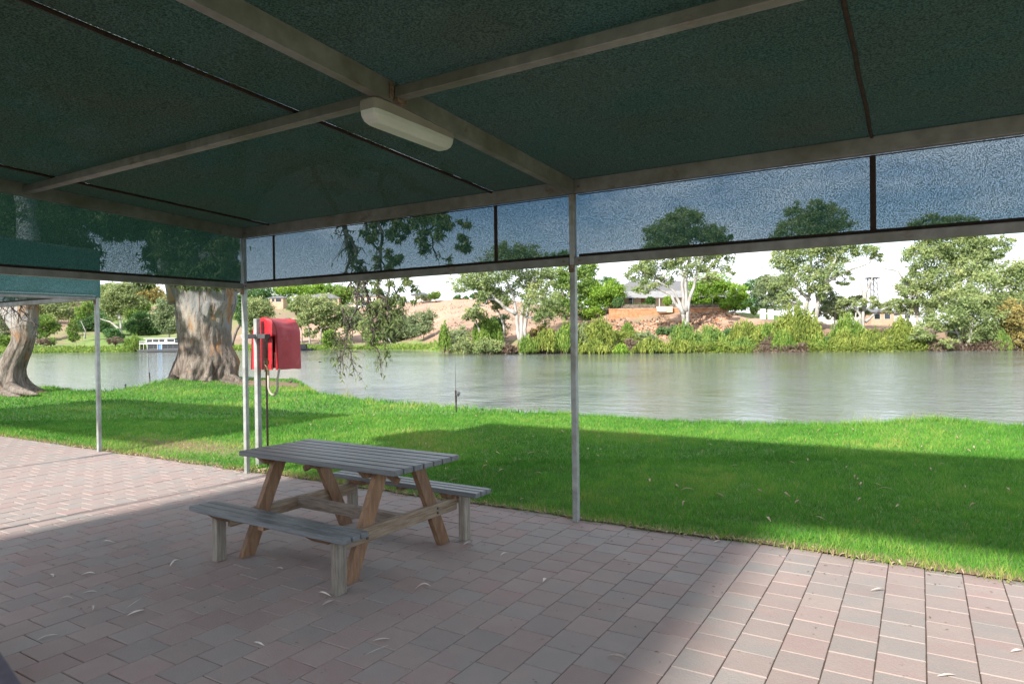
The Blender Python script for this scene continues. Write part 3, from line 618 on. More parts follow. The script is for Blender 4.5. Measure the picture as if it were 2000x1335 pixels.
# corner of a second bench seat that only just enters the frame at bottom left
t = thing('bench', 'dark purple bench seat end cut off at the bottom left corner', 'bench', (4.173, -4.085, 0), math.radians(168))
for k in range(3): MB().box(0., 1.5, .006+k*.078, .078+k*.078, .352, .39, .006).build('seat_plank', 'timberdark', t)
for x in (.14, 1.36): MB().box(x-.04, x+.04, .03, .20, 0, .351, .004).build('leg', 'timberdark', t)

# ------------------------------------------------------------------ hose reel on its post
HX, HY = -.165, .30
t = thing('hose_reel', 'fire hose reel under a red vinyl cover beside the corner post', 'hose reel', (HX, HY, 0))
MB().box(-.03, .03, -.03, .03, -.02, 1.86, .004).build('post', 'steel', t)
MB().bar((.06, -.265, 1.64), (-.0, -.031, 1.64), .03, .055, .002).build('arm', 'steel', t)
MB().bar((.032, .0, 1.64), (.19, .03, 1.64), .05, .055, .002).build('arm', 'darkmetal', t)
# cover: an arch profile (x-z) extruded along y, opened at the back where the pipe enters
def cover():
    K = 24; prof = []
    hw, zb, zs, zt = .235, 1.22, 1.64, 1.875
    prof.append((-hw-.03, zb)); prof.append((-hw-.015, zb+.2)); prof.append((-hw, zs))
    for k in range(1, K):
        a = math.pi-math.pi*k/K; c, s = math.cos(a), math.sin(a); prof.append((hw*abs(c)**.9*(1 if c > 0 else -1), zs+(zt-zs)*abs(s)**.95))
    prof += [(hw, zs), (hw+.006, zb+.2), (hw+.01, zb)]
    V = []; ys = np.linspace(0, .36, 9); n = len(prof)
    for j, y in enumerate(ys):
        for i, (x, z_) in enumerate(prof):
            w = .010*nz(x*6+3, y*7, z_*6, 1.2); sag = -.012*math.sin(math.pi*y/.36) if z_ > zs+.12 else .010*math.sin(math.pi*y/.36)*(1 if x > 0 else -1)
            V.append((x+w+(sag if z_ <= zs+.12 else 0), y+.006*nz(x*5, y*5, z_*5+4), z_+w+(sag if z_ > zs+.12 else 0)))
    F = []
    for j in range(len(ys)-1):
        for i in range(n-1): F.append((j*n+i, (j+1)*n+i, (j+1)*n+i+1, j*n+i+1))
    cap = MB(); cap.add(V, F)
    # front and back faces as grids
    for y0, bulge, flip in ((0, -1, 0), (.36, 1, 1)):
        m_ = len(prof)//2; G = []; rows = []
        for i in range(m_):
            a_, b_ = prof[i], prof[n-1-i]; row = []
            for k in range(13):
                u = k/12; x = a_[0]+(b_[0]-a_[0])*u; z_ = a_[1]+(b_[1]-a_[1])*u
                d = .022*math.sin(math.pi*u)*bulge+.012*nz(x*7, z_*5, 9)*math.sin(math.pi*u)
                row.append((x, y0+d, z_))
            rows += row
        F = []
        for i in range(m_-1):
            for k in range(12):
                x_, z_ = rows[i*13+k][0], rows[i*13+k][2]
                if y0 == 0 and -.02 < x_-.14 < .05 and z_ < zs-.06: continue     # slit for bracket and pipe
                f = (i*13+k, i*13+k+1, (i+1)*13+k+1, (i+1)*13+k); F.append(f[::-1] if flip else f)
        F.append(tuple((m_-1)*13+k for k in range(13)))
        cap.add(rows, F)
    return cap
CXo, CYo = .02, .10
c = cover().build('cover', 'redvinyl', t, loc=(CXo, CYo, 0), smooth=True)
sm = MB(); pr = []
for k in range(25):
    a = math.pi-math.pi*k/24; cc, ss = math.cos(a), math.sin(a); pr.append((.237*abs(cc)**.9*(1 if cc > 0 else -1), -.004, 1.64+.237*abs(ss)**.95))
sm.tube([(-.266, -.004, 1.22)]+pr+[(.246, -.004, 1.22)], .0055, 6); sm.build('seam', 'redseam', c)
rl = MB(); rl.lathe([(.02, 0), (.19, .001), (.195, .012), (.19, .02), (.07, .022), (.07, .20), (.19, .202), (.195, .21), (.19, .22), (.02, .222)], 28, Matrix.Translation((.02, .16, 1.60)) @ Matrix.Rotation(-math.pi/2, 4, 'X'))
rl.build('reel', 'redseam', t)
MB().tube([(.175, -.005, 0), (.175, -.005, 1.30)], .013, 10).build('pipe', 'pipe', t, smooth=True)
MB().tube([(.175, -.005, 1.36), (.175, .0, 1.66)], .020, 10).build('pipe', 'pipe', t, smooth=True)
v = MB(); v.lathe([(.018, 1.20), (.026, 1.205), (.026, 1.25), (.018, 1.255), (.018, 1.29), (.030, 1.295), (.030, 1.34), (.02, 1.345), (.02, 1.37)], 10, Matrix.Translation((.175, -.005, 0))); v.tube([(.175, -.03, 1.31), (.22, -.06, 1.285), (.255, -.05, 1.25)], .008, 6); v.build('valve', 'brass', t)
v = MB(); v.tube([(.20, -.02, 1.26), (.225, -.02, 1.22), (.227, -.02, 1.16)], .014, 8); v.build('coupling', 'brass', t)
hp = [(.227, -.02, 1.16)]+[(.292-.065*math.cos(a), -.02+.03*a/3.14, 1.02-.10*math.sin(a)) for a in np.linspace(.0, math.pi, 13)]+[(.358, .01, 1.12), (.358, .04, 1.24)]
MB().tube(hp, .0145, 9).build('hose', 'hose', t, smooth=True)

# ------------------------------------------------------------------ trees and plants
def leaf_tris(C, size, asp=2.2, droop=0., spread=1.):
    """C: Nx3 centres -> one elongated triangle per leaf"""
    n = len(C); d = RNG.normal(0, 1, (n, 3)); d[:, 2] = d[:, 2]*spread-droop; d /= np.linalg.norm(d, axis=1)[:, None]
    e = np.cross(d, RNG.normal(0, 1, (n, 3))); e /= np.linalg.norm(e, axis=1)[:, None]
    s = size*RNG.uniform(.6, 1.4, n)[:, None]
    V = np.empty((n, 3, 3)); V[:, 0] = C-e*s/asp*.6; V[:, 1] = C+e*s/asp*.6; V[:, 2] = C+d*s
    return V.reshape(-1, 3)
def crown_pts(blobs, nleaf, clump, dense=1.):
    """blobs: (centre, (rx,ry,rz)); leaves gathered in clumps near each blob's surface"""
    vol = np.array([b[1][0]*b[1][1]*b[1][2] for b in blobs])**.67; vol /= vol.sum(); out = []; cl = []; tint = []
    for (c, r), w in zip(blobs, vol):
        n = max(int(nleaf*w), 30); k = max(4, int(n/ (60*dense)))
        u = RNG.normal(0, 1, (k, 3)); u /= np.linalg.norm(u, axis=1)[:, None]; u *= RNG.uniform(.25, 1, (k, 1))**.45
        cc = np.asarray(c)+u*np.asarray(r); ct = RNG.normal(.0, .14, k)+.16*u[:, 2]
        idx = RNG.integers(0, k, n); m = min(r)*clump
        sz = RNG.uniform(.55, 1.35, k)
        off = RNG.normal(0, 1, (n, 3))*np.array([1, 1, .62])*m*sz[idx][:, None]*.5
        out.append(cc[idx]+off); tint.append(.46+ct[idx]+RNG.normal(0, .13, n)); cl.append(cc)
    return np.vstack(out), np.clip(np.concatenate(tint), 0, 1), cl
def bend(a, b, k=5, amp=.1, lift=.0):
    a = np.asarray(a, float); b = np.asarray(b, float); L = np.linalg.norm(b-a); P = []
    o = RNG.normal(0, 1, (k+1, 3))*amp*L
    for i in range(k+1):
        t_ = i/k; P.append(a+(b-a)*t_+o[i]*math.sin(math.pi*t_)*.8+np.array([0, 0, lift*L*math.sin(math.pi*t_)]))
    return P
def tree(name, label, cat, base, d, blobs, leafm, leafn=7000, lsize=.32, trunks=None, barkm='bark', tr=.35, group=None, clump=.42, droop=.2, limbs=True, depth=None, asp=2.2, limb_r=1., sink=.6):
    """base: photo pixel of the foot; blobs: photo-pixel ellipses (x,y,rx,ry[,dd]) at distance d"""
    B = at(base[0], base[1], d); t = thing(name, label, cat, B, 0, group)
    Bl = []
    for b in blobs:
        dd = b[4] if len(b) > 4 else RNG.uniform(-1.5, 1.5); c = at(b[0], b[1], d+dd)-B; s = d/FPX
        Bl.append((c, (b[2]*s, b[2]*s*.8, b[3]*s)))
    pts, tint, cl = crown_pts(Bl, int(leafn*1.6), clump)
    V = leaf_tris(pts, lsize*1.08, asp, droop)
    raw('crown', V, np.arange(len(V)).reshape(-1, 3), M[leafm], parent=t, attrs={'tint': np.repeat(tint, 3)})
    k = MB(); s = d/FPX
    trunks = trunks or [[(base[0], base[1]), (blobs[0][0], blobs[0][1])]]
    tips = []
    for tk in trunks:
        P0 = [at(p[0], p[1], d)-B for p in tk]; P0[0] = P0[0]-np.array([0, 0, sink]); P_ = []
        for a, b in zip(P0[:-1], P0[1:]): P_ += bend(a, b, 3, .04)[:-1]
        P_.append(P0[-1]); n = len(P_); R = [.68*tr*(1-.72*i/(n-1))*(1.2 if i == 0 else 1) for i in range(n)]
        k.tube(P_, R, 7); tips += [(P_[i], R[i]) for i in range(n//3, n)]
    if limbs:
        for (c, r), cc in zip(Bl, cl):
            j = min(tips, key=lambda q: np.linalg.norm(q[0]-c)+.6*max(0, q[0][2]-c[2])+.0)
            k.tube(bend(j[0], c, 4, .07, .04), np.linspace(j[1]*.75*limb_r, j[1]*.3*limb_r, 5), 5)
            for q in cc[:min(len(cc), 7)]: k.tube(bend(c, q, 3, .10), np.linspace(j[1]*.32*limb_r, j[1]*.10*limb_r, 4), 4, cap=False)
    k.build('trunk', barkm, t, smooth=True); return t

# the big river red gum at the bank
def gum_trunk(rings, d, B, sides=150, steps=110, ridge=.085, flare_z=1.3, burl=None, seed=0):
    ys = [r[0] for r in rings]; V = []; ctr = []
    yy = np.linspace(ys[0], ys[-1], steps)
    for i, y in enumerate(yy):
        l = np.interp(-y, [-a for a in ys], [r[1] for r in rings]); r_ = np.interp(-y, [-a for a in ys], [r[2] for r in rings])
        c = at((l+r_)/2, y, d)-B; R = (r_-l)/2*d/FPX; ctr.append((c, R))
    C = np.array([c for c, R in ctr]); R = np.array([q[1] for q in ctr])
    ker = np.ones(5)/5; R = np.convolve(np.pad(R, 2, 'edge'), ker, 'valid')
    for i in range(steps):
        zc = C[i][2]; f = max(0, 1-max(zc, 0)/flare_z)
        for k in range(sides):
            a = 2*math.pi*k/sides; ca, sa = math.cos(a), math.sin(a)
            but = math.sin(a*5+.8+1.6*nz(ca*1.2, sa*1.2, zc*.35, 1)+seed)*.5+math.sin(a*9+2.1*nz(ca, sa, zc*.5)+seed*2)*.5
            fine = nz(ca*3.2+seed, sa*3.2, zc*.55, 1.6)+.5*nz(ca*7, sa*7+seed, zc*1.2, 1.5)+.3*nz(ca*13, sa*13, zc*3., 1.4)
            m_ = 1+but*ridge*(.25+1.5*f)+fine*(.05+.10*f)
            x, y, z_ = C[i][0]+R[i]*ca*m_, C[i][1]+R[i]*sa*m_*.92, zc
            if burl is not None:
                bc, br = burl; dd = math.dist((x, y, z_), bc)
                if dd < br: w = (1-(dd/br)**2)**2; x += (x-C[i][0])/R[i]*w*br*.42; y += (y-C[i][1])/R[i]*w*br*.42
            V.append((x, y, z_))
    F = [(i*sides+k, i*sides+(k+1) % sides, (i+1)*sides+(k+1) % sides, (i+1)*sides+k) for i in range(steps-1) for k in range(sides)]
    return V, np.array(F), C, R
DA = 24.6; BA = at(400, 748, DA); 
TA = thing('river_red_gum', 'huge old gum tree with a fluted grey and orange trunk at the river edge', 'tree', BA)
ringsA = [(758, 318, 476), (748, 328, 468), (738, 332, 463), (725, 339, 464), (712, 343, 466), (700, 348, 464), (686, 351, 457), (675, 352, 451), (650, 349, 451), (620, 346, 453), (594, 346, 461), (575, 340, 461), (560, 333, 459), (540, 322, 461)]
cam_dir = (CAMP-BA)/np.linalg.norm(CAMP-BA)
bc = at(424, 600, DA-1.05)-BA
V, F, CA, RA = gum_trunk(ringsA, DA, BA, burl=(tuple(bc), .55))
raw('trunk', V, F, M['barkbig'], parent=TA, smooth=True)
def leader(pts, radii, d, B, m='barkleader', name='limb', parent=None, n=14):
    P_ = []; R = []
    for i in range(len(pts)-1):
        a, b = pts[i], pts[i+1]
        for t_ in np.linspace(0, 1, 5)[:-1]: 
            q = at(a[0]+(b[0]-a[0])*t_, a[1]+(b[1]-a[1])*t_, d+(a[2]+(b[2]-a[2])*t_ if len(a) > 2 else 0))-B
            P_.append(q+RNG.normal(0, 1, 3)*radii[i]*.10); R.append((radii[i]+(radii[i+1]-radii[i])*t_)*RNG.uniform(.93, 1.07))
    P_.append(at(pts[-1][0], pts[-1][1], d+(pts[-1][2] if len(pts[-1]) > 2 else 0))-B); R.append(radii[-1])
    return MB().tube(P_, R, n).build(name, m, parent, smooth=True)
leader([(375, 575, 0), (345, 500, 0), (300, 400, .5), (240, 260, 1), (200, 120, 1)], [.85, .72, .6, .45, .3], DA, BA, parent=TA)
leader([(425, 575, 0), (425, 500, .3), (440, 380, .5), (470, 200, 0), (500, 20, 0)], [.80, .72, .62, .5, .32], DA, BA, parent=TA)
leader([(455, 420, .2), (540, 330, 0), (640, 300, -1), (760, 330, -1.5), (850, 380, -2)], [.4, .32, .24, .16, .08], DA, BA, parent=TA)
leader([(330, 470, 0), (220, 400, -.5), (90, 360, -1), (-60, 330, -1)], [.4, .3, .2, .1], DA, BA, parent=TA)
# dark trunk leaning behind and roots
r_ = MB()
for pts, rr in (([(452, 740, -.9), (470, 748, -1.2), (500, 757, -1.4), (545, 762, -1.0), (572, 742, -.8)], [.20, .15, .12, .09, .03]), ([(340, 742, -.8), (322, 750, -1.2), (300, 757, -1.4)], [.22, .14, .04]),
                ([(440, 748, -1.2), (470, 757, -2.2), (520, 765, -2.6), (580, 770, -2.4)], [.16, .12, .08, .03]), ([(400, 752, -1.2), (420, 762, -2.2), (450, 768, -2.8)], [.18, .12, .04])):
    P_ = [at(p[0], p[1], DA+p[2])-BA for p in pts]; r_.tube(P_, rr, 9)
r_.build('root', 'barkbig', TA, smooth=True)
sA = DA/FPX
blA = []
for (x, y, rx, ry, dd) in [(-60, 400, 110, 70, -1), (40, 450, 75, 55, -2), (70, 372, 80, 40, 0), (150, 400, 80, 50, 1), (215, 440, 40, 26, -1), (150, 500, 55, 26, -1.5), (300, 430, 60, 40, 0), (330, 500, 60, 36, 1.5), (420, 520, 50, 30, 2.5), (385, 440, 40, 30, -.5), (445, 450, 22, 20, 0), (250, 380, 90, 32, 1),
                           (60, 520, 60, 28, 3), (-80, 520, 90, 60, 1), (110, 450, 50, 40, -3), (20, 500, 60, 40, -3), (130, 520, 50, 30, -3), (240, 420, 60, 30, -3), (350, 400, 90, 36, -3), (340, 470, 42, 36, -3), (400, 535, 70, 24, -3), (440, 500, 34, 34, -3), (460, 410, 40, 30, -3), (300, 545, 40, 10, -3), (250, 455, 24, 14, -3),
                           
                           
                           (330, 250, 260, 90, 0), (120, 180, 220, 110, 2), (600, 240, 200, 80, -1), (420, 60, 330, 120, 0), (760, 330, 150, 50, -1.5), (520, -120, 300, 130, 1), (160, -60, 240, 120, 1)]:
    blA.append((at(x, y, DA+dd)-BA, (rx*sA, rx*sA*.8, ry*sA)))
rb_ = [(at(x, y, DA-2+dd)-BA, (rx*sA, rx*sA*.8, ry*sA)) for x, y, rx, ry, dd in [(722, 445, 16, 30, 0), (768, 480, 16, 50, 0), (790, 430, 20, 30, .3), (822, 455, 16, 40, -.3), (868, 440, 16, 34, -.5), (905, 458, 14, 30, -.5), (700, 525, 12, 28, .5), (685, 500, 8, 30, .4), (875, 515, 9, 12, -.5), (850, 420, 30, 16, 0), (735, 520, 8, 30, 0), (745, 420, 22, 16, .2)]]
nl = len(blA)-7
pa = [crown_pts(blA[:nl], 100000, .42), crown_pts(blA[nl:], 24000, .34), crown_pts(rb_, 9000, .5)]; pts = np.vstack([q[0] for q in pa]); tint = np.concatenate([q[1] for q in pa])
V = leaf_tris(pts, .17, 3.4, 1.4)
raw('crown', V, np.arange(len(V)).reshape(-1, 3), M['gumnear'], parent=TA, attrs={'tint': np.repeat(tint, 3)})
# hanging branchlets over the river
def hanging(name, strands, d, B, parent, seed):
    rg = random.Random(seed); k = MB(); L = []
    for (x0, y0, x1, y1, r0) in strands:
        n = 14; P_ = []; jx = 0
        for i in range(n+1):
            t_ = i/n; jx = jx*.55+rg.gauss(0, 5.0); P_.append(at(x0+(x1-x0)*t_+jx*math.sin(math.pi*min(t_*1.2, 1)*.9), y0+(y1-y0)*t_, d+rg.gauss(0, .10))-B)
        k.tube(P_, np.linspace(r0*1.9, r0*.7, n+1), 5)
        for i in range(2, n+1):
            for _ in range(2):
                q = P_[i]; e = q+np.array([rg.gauss(0, .22), rg.gauss(0, .22), -abs(rg.gauss(.25, .18))]); m_ = (q+e)/2+np.array([rg.gauss(0, .06), 0, rg.gauss(.03, .05)])
                k.tube([q, m_, e], [r0*.5, r0*.35, r0*.2], 4, cap=False); L.append((e, t_)); L.append((m_, t_))
    k.build(name, 'twig', parent, smooth=True); return L
sa = hanging('branch', [(672, 440, 712, 560, .05), (676, 450, 680, 560, .04), (712, 520, 728, 650, .035), (728, 640, 745, 715, .02), (700, 545, 668, 700, .025), (668, 600, 690, 722, .018), (742, 540, 738, 640, .03), (760, 560, 752, 700, .02), (680, 620, 664, 700, .015),
                        (600, 300, 672, 445, .07), (748, 330, 742, 545, .05), (830, 380, 850, 500, .03), (700, 400, 760, 540, .03), (690, 560, 720, 612, .02), (735, 600, 765, 640, .015), (655, 640, 662, 715, .012), (770, 560, 790, 620, .015)], DA-2, BA, TA, 3)
HB = [(at(x, y, DA-2)-BA, (rx*sA, rx*sA*.7, ry*sA)) for (x, y, rx, ry) in [(748, 598, 34, 26), (790, 580, 26, 16), (812, 562, 12, 10), (765, 625, 28, 20), (748, 640, 18, 18), (750, 690, 8, 14), (735, 560, 14, 12), (776, 552, 26, 12), (800, 545, 22, 12)]]
pts, tint, cl = crown_pts(HB, 2300, .5)
ex = np.array([p_[0] for p_ in sa]); ex = ex[RNG.random(len(ex)) < .75]; ex = np.repeat(ex, 2, 0)+RNG.normal(0, .05, (len(ex)*2, 3))
pts = np.vstack([pts, ex]); tint = np.concatenate([tint, RNG.uniform(.2, .7, len(ex))])
V = leaf_tris(pts, .15, 3.6, 1.5)
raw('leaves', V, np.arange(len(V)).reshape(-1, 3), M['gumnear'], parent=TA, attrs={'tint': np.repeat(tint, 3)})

# left leaning gum
DB = 20.6; BB = at(30, 762, DB)
TB = thing('leaning_gum', 'leaning gum tree with twisted orange and grey trunk behind the far shelter', 'tree', BB)
ringsB = [(770, -40, 80), (763, -30, 66), (750, -18, 52), (735, -12, 46), (720, -6, 46), (706, 2, 52), (693, 8, 58), (680, 16, 62), (666, 24, 66), (650, 25, 68), (635, 24, 72), (620, 26, 72), (600, 31, 72), (580, 33, 74), (560, 35, 75)]
V, F, _, _ = gum_trunk(ringsB, DB, BB, sides=90, steps=90, ridge=.12, flare_z=.9, seed=2.)
raw('trunk', V, F, M['barkbig'], parent=TB, smooth=True)
leader([(45, 650, 0), (20, 610, 0), (-5, 580, .2), (-60, 500, .5), (-140, 380, 1)], [.26, .24, .22, .17, .1], DB, BB, parent=TB)
leader([(52, 575, 0), (60, 500, 0), (50, 400, .3), (20, 250, 0), (-30, 80, 0)], [.34, .32, .28, .2, .1], DB, BB, parent=TB)
q = MB()
for pts_, rr in (([(20, 758, -.5), (40, 764, -1.0), (62, 768, -1.4), (75, 770, -1.5)], [.2, .13, .07, .02]), ([(0, 765, -.5), (20, 772, -1), (40, 774, -1.3)], [.2, .1, .03])):
    q.tube([at(p[0], p[1], DB+p[2])-BB for p in pts_], rr, 8)
q.build('root', 'barkbig', TB, smooth=True)
hanging('branch', [(-20, 540, 45, 625, .02), (20, 560, 75, 650, .018), (5, 570, 10, 640, .012), (90, 560, 40, 600, .012), (145, 560, 150, 700, .004), (165, 540, 160, 664, .003)], DB-1.2, BB, TB, 8)
sB = DB/FPX
blB = [(at(x, y, DB+dd)-BB, (rx*sB, rx*sB*.8, ry*sB)) for x, y, rx, ry, dd in [(40, 500, 110, 40, 0), (110, 548, 60, 16, 1.5), (-100, 420, 160, 90, 0), (60, 340, 200, 90, 1), (-20, 160, 240, 120, 0), (-150, 560, 60, 40, 1)]]
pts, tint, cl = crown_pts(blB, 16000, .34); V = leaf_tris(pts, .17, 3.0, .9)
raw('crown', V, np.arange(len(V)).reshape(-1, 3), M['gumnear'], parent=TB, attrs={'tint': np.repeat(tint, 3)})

# ------------------------------------------------------------------ far bank terrain
# columns: px, then (distance, photo y, tone) rows from shoreline to ridge
COLS = {
 -700: [(150, 700, .15), (158, 686, .2), (190, 660, .4), (240, 610, .35), (330, 575, .3)],
 0:   [(172, 690.5, .15), (176, 684, .15), (200, 672, .3), (250, 625, .55), (330, 572, .35)],
 150: [(172, 689.5, .15), (176, 684, .10), (200, 668, .25), (250, 625, .60), (330, 572, .35)],
 230: [(172, 688.5, .15), (176, 683, .08), (205, 655, .02), (250, 625, .30), (330, 572, .3)],
 330: [(172, 687.5, .15), (176, 681, .12), (205, 662, .2), (250, 625, .4), (330, 575, .3)],
 470: [(170, 686.5, .15), (175, 679, .2), (200, 666, .62), (250, 615, .15), (320, 580, .2)],
 560: [(168, 686, .15), (173, 679, .2), (200, 665, .75), (235, 622, .62), (300, 588, .15)],
 650: [(165, 686, .15), (170, 679, .15), (195, 660, .80), (235, 617, .68), (300, 594, .3)],
 740: [(160, 686.5, .15), (165, 679, .15), (190, 658, .78), (225, 612, .74), (285, 590, .7)],
 830: [(142, 687, .15), (148, 678, .15), (170, 657, .74), (210, 612, .80), (275, 590, .92)],
 880: [(118, 689, .3), (124, 672, .4), (160, 640, .72), (210, 605, .82), (275, 586, .95)],
 960: [(109, 690.5, .4), (114, 668, .5), (140, 638, .66), (200, 600, .80), (270, 584, .9)],
 1100:[(105, 690.5, .4), (110, 665, .5), (122, 632, .64), (160, 608, .6), (260, 600, .4)],
 1180:[(102, 690, .4), (107, 664, .5), (119, 632, .66), (128, 606, .66), (240, 606, .3)],
 1430:[(98, 689, .4), (103, 660, .5), (113, 628, .66), (122, 612, .30), (240, 612, .2)],
 1500:[(97, 688.5, .4), (102, 660, .5), (113, 628, .6), (125, 614, .10), (240, 616, .2)],
 1620:[(96, 687.5, .4), (101, 662, .5), (112, 640, .6), (130, 634, .5), (240, 632, .3)],
 1750:[(94, 686.5, .4), (99, 665, .45), (112, 645, .55), (140, 640, .5), (240, 637, .3)],
 2000:[(92, 684.5, .4), (97, 668, .5), (112, 650, .5), (140, 642, .4), (240, 637, .3)],
 2700:[(88, 676, .4), (94, 660, .5), (110, 645, .5), (140, 636, .4), (240, 628, .3)]}
kx = sorted(COLS); A_ = np.array([[c for c in COLS[k]] for k in kx], float)   # (ncol, 5, 3)
def tcol(px):
    return np.stack([[np.interp(px, kx, A_[:, j, c]) for c in range(3)] for j in range(5)])
pxs = np.arange(-700, 2701, 8.); rows = []
dens = [0, 1]; SUB = 14
VT, TT = [], []
for px in pxs:
    c = tcol(px); pt0 = at(px, c[0, 1], c[0, 0]); pts_ = [(c[0, 0]-6, pt0[2]-.9, c[0, 2])]
    pts_ += [(c[j, 0], at(px, c[j, 1], c[j, 0])[2], c[j, 2]) for j in range(5)]
    pts_[1] = (pts_[1][0], -1.18, pts_[1][2]); pts_[0] = (pts_[0][0], -2.2, pts_[0][2])
    pts_.append((c[4, 0]+60, pts_[-1][1]-3, .3)); pts_.append((900, pts_[-1][1]-14, .25)); pts_.append((2400, pts_[-1][1]-20, .25))
    for a, b in zip(pts_[:-1], pts_[1:]):
        for s in range(SUB):
            t_ = s/SUB; d = a[0]+(b[0]-a[0])*t_; st = t_*t_*(3-2*t_)*.35+t_*.65; zz = a[1]+(b[1]-a[1])*st
            q = at(px, 660, d); am = .0 if d < c[0, 0]-.1 else min(1, (d-c[0, 0])/8)
            h = nz(q[0], q[1], 0, .11)*.9+nz(q[0], q[1], 3, .35)*.35
            VT.append((q[0], q[1], zz+h*am*(1 if d < 400 else 0))); TT.append(a[2]+(b[2]-a[2])*t_+.22*nz(q[0], q[1], 8, .09)+.20*nz(q[0], q[1], 2, .35)+.12*nz(q[0], q[1], 5, 1.1))
nr = 8*SUB; ii = np.arange(len(pxs)*nr).reshape(len(pxs), nr)
F = np.stack([ii[:-1, :-1].ravel(), ii[1:, :-1].ravel(), ii[1:, 1:].ravel(), ii[:-1, 1:].ravel()], 1)
tag(raw('far_bank', VT, F, M['terrain'], attrs={'tone': np.clip(TT, 0, 1)}, smooth=True), kind='structure')
VTA = np.array(VT).reshape(len(pxs), nr, 3)
def terr_z(px, d):
    """terrain height at bearing px and distance d"""
    c = VTA[int(np.clip(round((px+700)/8), 0, len(pxs)-1))]; dd = (c-CAMP)@_fw; return float(np.interp(d, dd, c[:, 2]))
def foot(px, d):
    q = at(px, 660, d); return np.array([q[0], q[1], terr_z(px, d)])
def foot_py(px, d): return proj(foot(px, d))[1]

# ------------------------------------------------------------------ far bank trees
def T_(name, label, cat, bx, d, blobs, leafm, **kw):
    by = foot_py(bx, d); tk = kw.pop('trunks', None)
    if tk: tk = [[(a[0], a[1] if a[1] is not None else by) for a in q] for q in tk]
    return tree(name, label, cat, (bx, by), d, blobs, leafm, trunks=tk, **kw)
B_ = None
T_('gum_tree', 'tall white-trunked gum with spreading limbs between the bare slope and steel post', 'tree', 1015, 106,
   [(905, 550, 34, 22), (940, 540, 30, 22), (975, 520, 42, 34), (1030, 515, 40, 36), (1062, 545, 26, 30), (985, 575, 24, 24), (1045, 590, 28, 34), (1075, 575, 22, 28), (1000, 490, 34, 20), (945, 572, 20, 20), (1020, 560, 24, 24), (1060, 620, 24, 18), (925, 600, 14, 14)], 'gum', leafn=13000, lsize=.34,
   trunks=[[(1015, B_), (1010, 620), (1000, 570), (980, 525)], [(1017, B_), (1020, 610), (1040, 550), (1060, 520)], [(1020, B_), (1028, 620), (1032, 600), (1048, 560)], [(1008, 605), (985, 600), (960, 575), (925, 555)]], tr=.55, clump=.5)
T_('gum_tree', 'thin leaning gum with bare grey trunk left of the tall white-trunked gum', 'tree', 987, 110,
   [(950, 575, 24, 18), (930, 610, 16, 16), (975, 590, 18, 16), (915, 620, 12, 12)], 'olivegreen', leafn=3200, lsize=.3, trunks=[[(987, B_), (978, 615), (965, 595), (945, 575)], [(945, B_), (935, 640), (925, 620)]], tr=.30)
T_('pine_tree', 'dark layered pine partly behind the middle steel post', 'pine tree', 1105, 128,
   [(1100, 600, 36, 20), (1112, 575, 42, 22), (1120, 550, 44, 22), (1128, 525, 40, 20), (1090, 545, 24, 22), (1080, 590, 24, 20), (1150, 560, 22, 18), (1150, 520, 18, 12), (1095, 505, 30, 16), (1148, 610, 22, 18)], 'pine', leafn=9000, lsize=.38, tr=.5, barkm='barkdark', clump=.55)
T_('conifer', 'pointed dark conifer just right of the middle steel post', 'tree', 1160, 140, [(1160, 528, 10, 8), (1155, 545, 18, 12), (1150, 560, 22, 14), (1150, 580, 24, 16), (1150, 600, 24, 14)], 'dark', leafn=2600, lsize=.4, tr=.3, barkm='barkdark')
T_('round_tree', 'round light green tree left of the verandah house', 'tree', 1175, 126, [(1170, 575, 30, 22), (1195, 565, 26, 22), (1160, 600, 24, 16), (1190, 590, 24, 16)], 'bright', leafn=4500, lsize=.34, tr=.3, barkm='barkdark', clump=.55)
T_('broad_tree', 'darker rounded tree touching the verandah house roof at its left', 'tree', 1182, 140, [(1185, 558, 24, 16), (1205, 568, 16, 14), (1165, 570, 20, 16)], 'dark', leafn=2600, lsize=.36, tr=.3, barkm='barkdark')
T_('gum_tree', 'tall white multi-stemmed gum in front of the verandah house', 'tree', 1338, 106,
   [(1250, 535, 34, 20), (1285, 515, 36, 26), (1262, 560, 24, 14), (1310, 478, 44, 32), (1335, 440, 50, 28), (1370, 470, 44, 34), (1400, 505, 30, 26), (1290, 455, 34, 24), (1345, 515, 34, 24), (1415, 480, 20, 24), (1275, 490, 26, 20), (1385, 540, 18, 16), (1300, 545, 20, 14), (1335, 425, 40, 16), (1400, 455, 24, 20), (1425, 530, 10, 10)], 'gum', leafn=17000, lsize=.34,
   trunks=[[(1336, B_), (1330, 600), (1318, 570), (1280, 545)], [(1338, B_), (1335, 580), (1330, 520), (1320, 470)], [(1340, B_), (1345, 590), (1358, 545), (1372, 500), (1385, 465)], [(1335, 605), (1310, 575), (1275, 560)], [(1340, 600), (1340, 540), (1350, 480), (1340, 440)]], tr=.5, clump=.45)
T_('spreading_tree', 'bright yellow-green spreading tree right of the verandah house', 'tree', 1377, 128, [(1375, 560, 30, 24), (1400, 550, 30, 20), (1425, 570, 28, 22), (1385, 588, 30, 12), (1415, 592, 26, 12), (1360, 575, 18, 20)], 'bright', leafn=7500, lsize=.34, tr=.3, barkm='barkdark', clump=.5)
T_('leafy_tree', 'green garden tree at the right end of the sandstone terrace', 'tree', 1436, 122, [(1435, 575, 22, 20), (1440, 595, 24, 14), (1420, 598, 14, 10)], 'bright', leafn=2600, lsize=.32, tr=.2, barkm='barkdark')
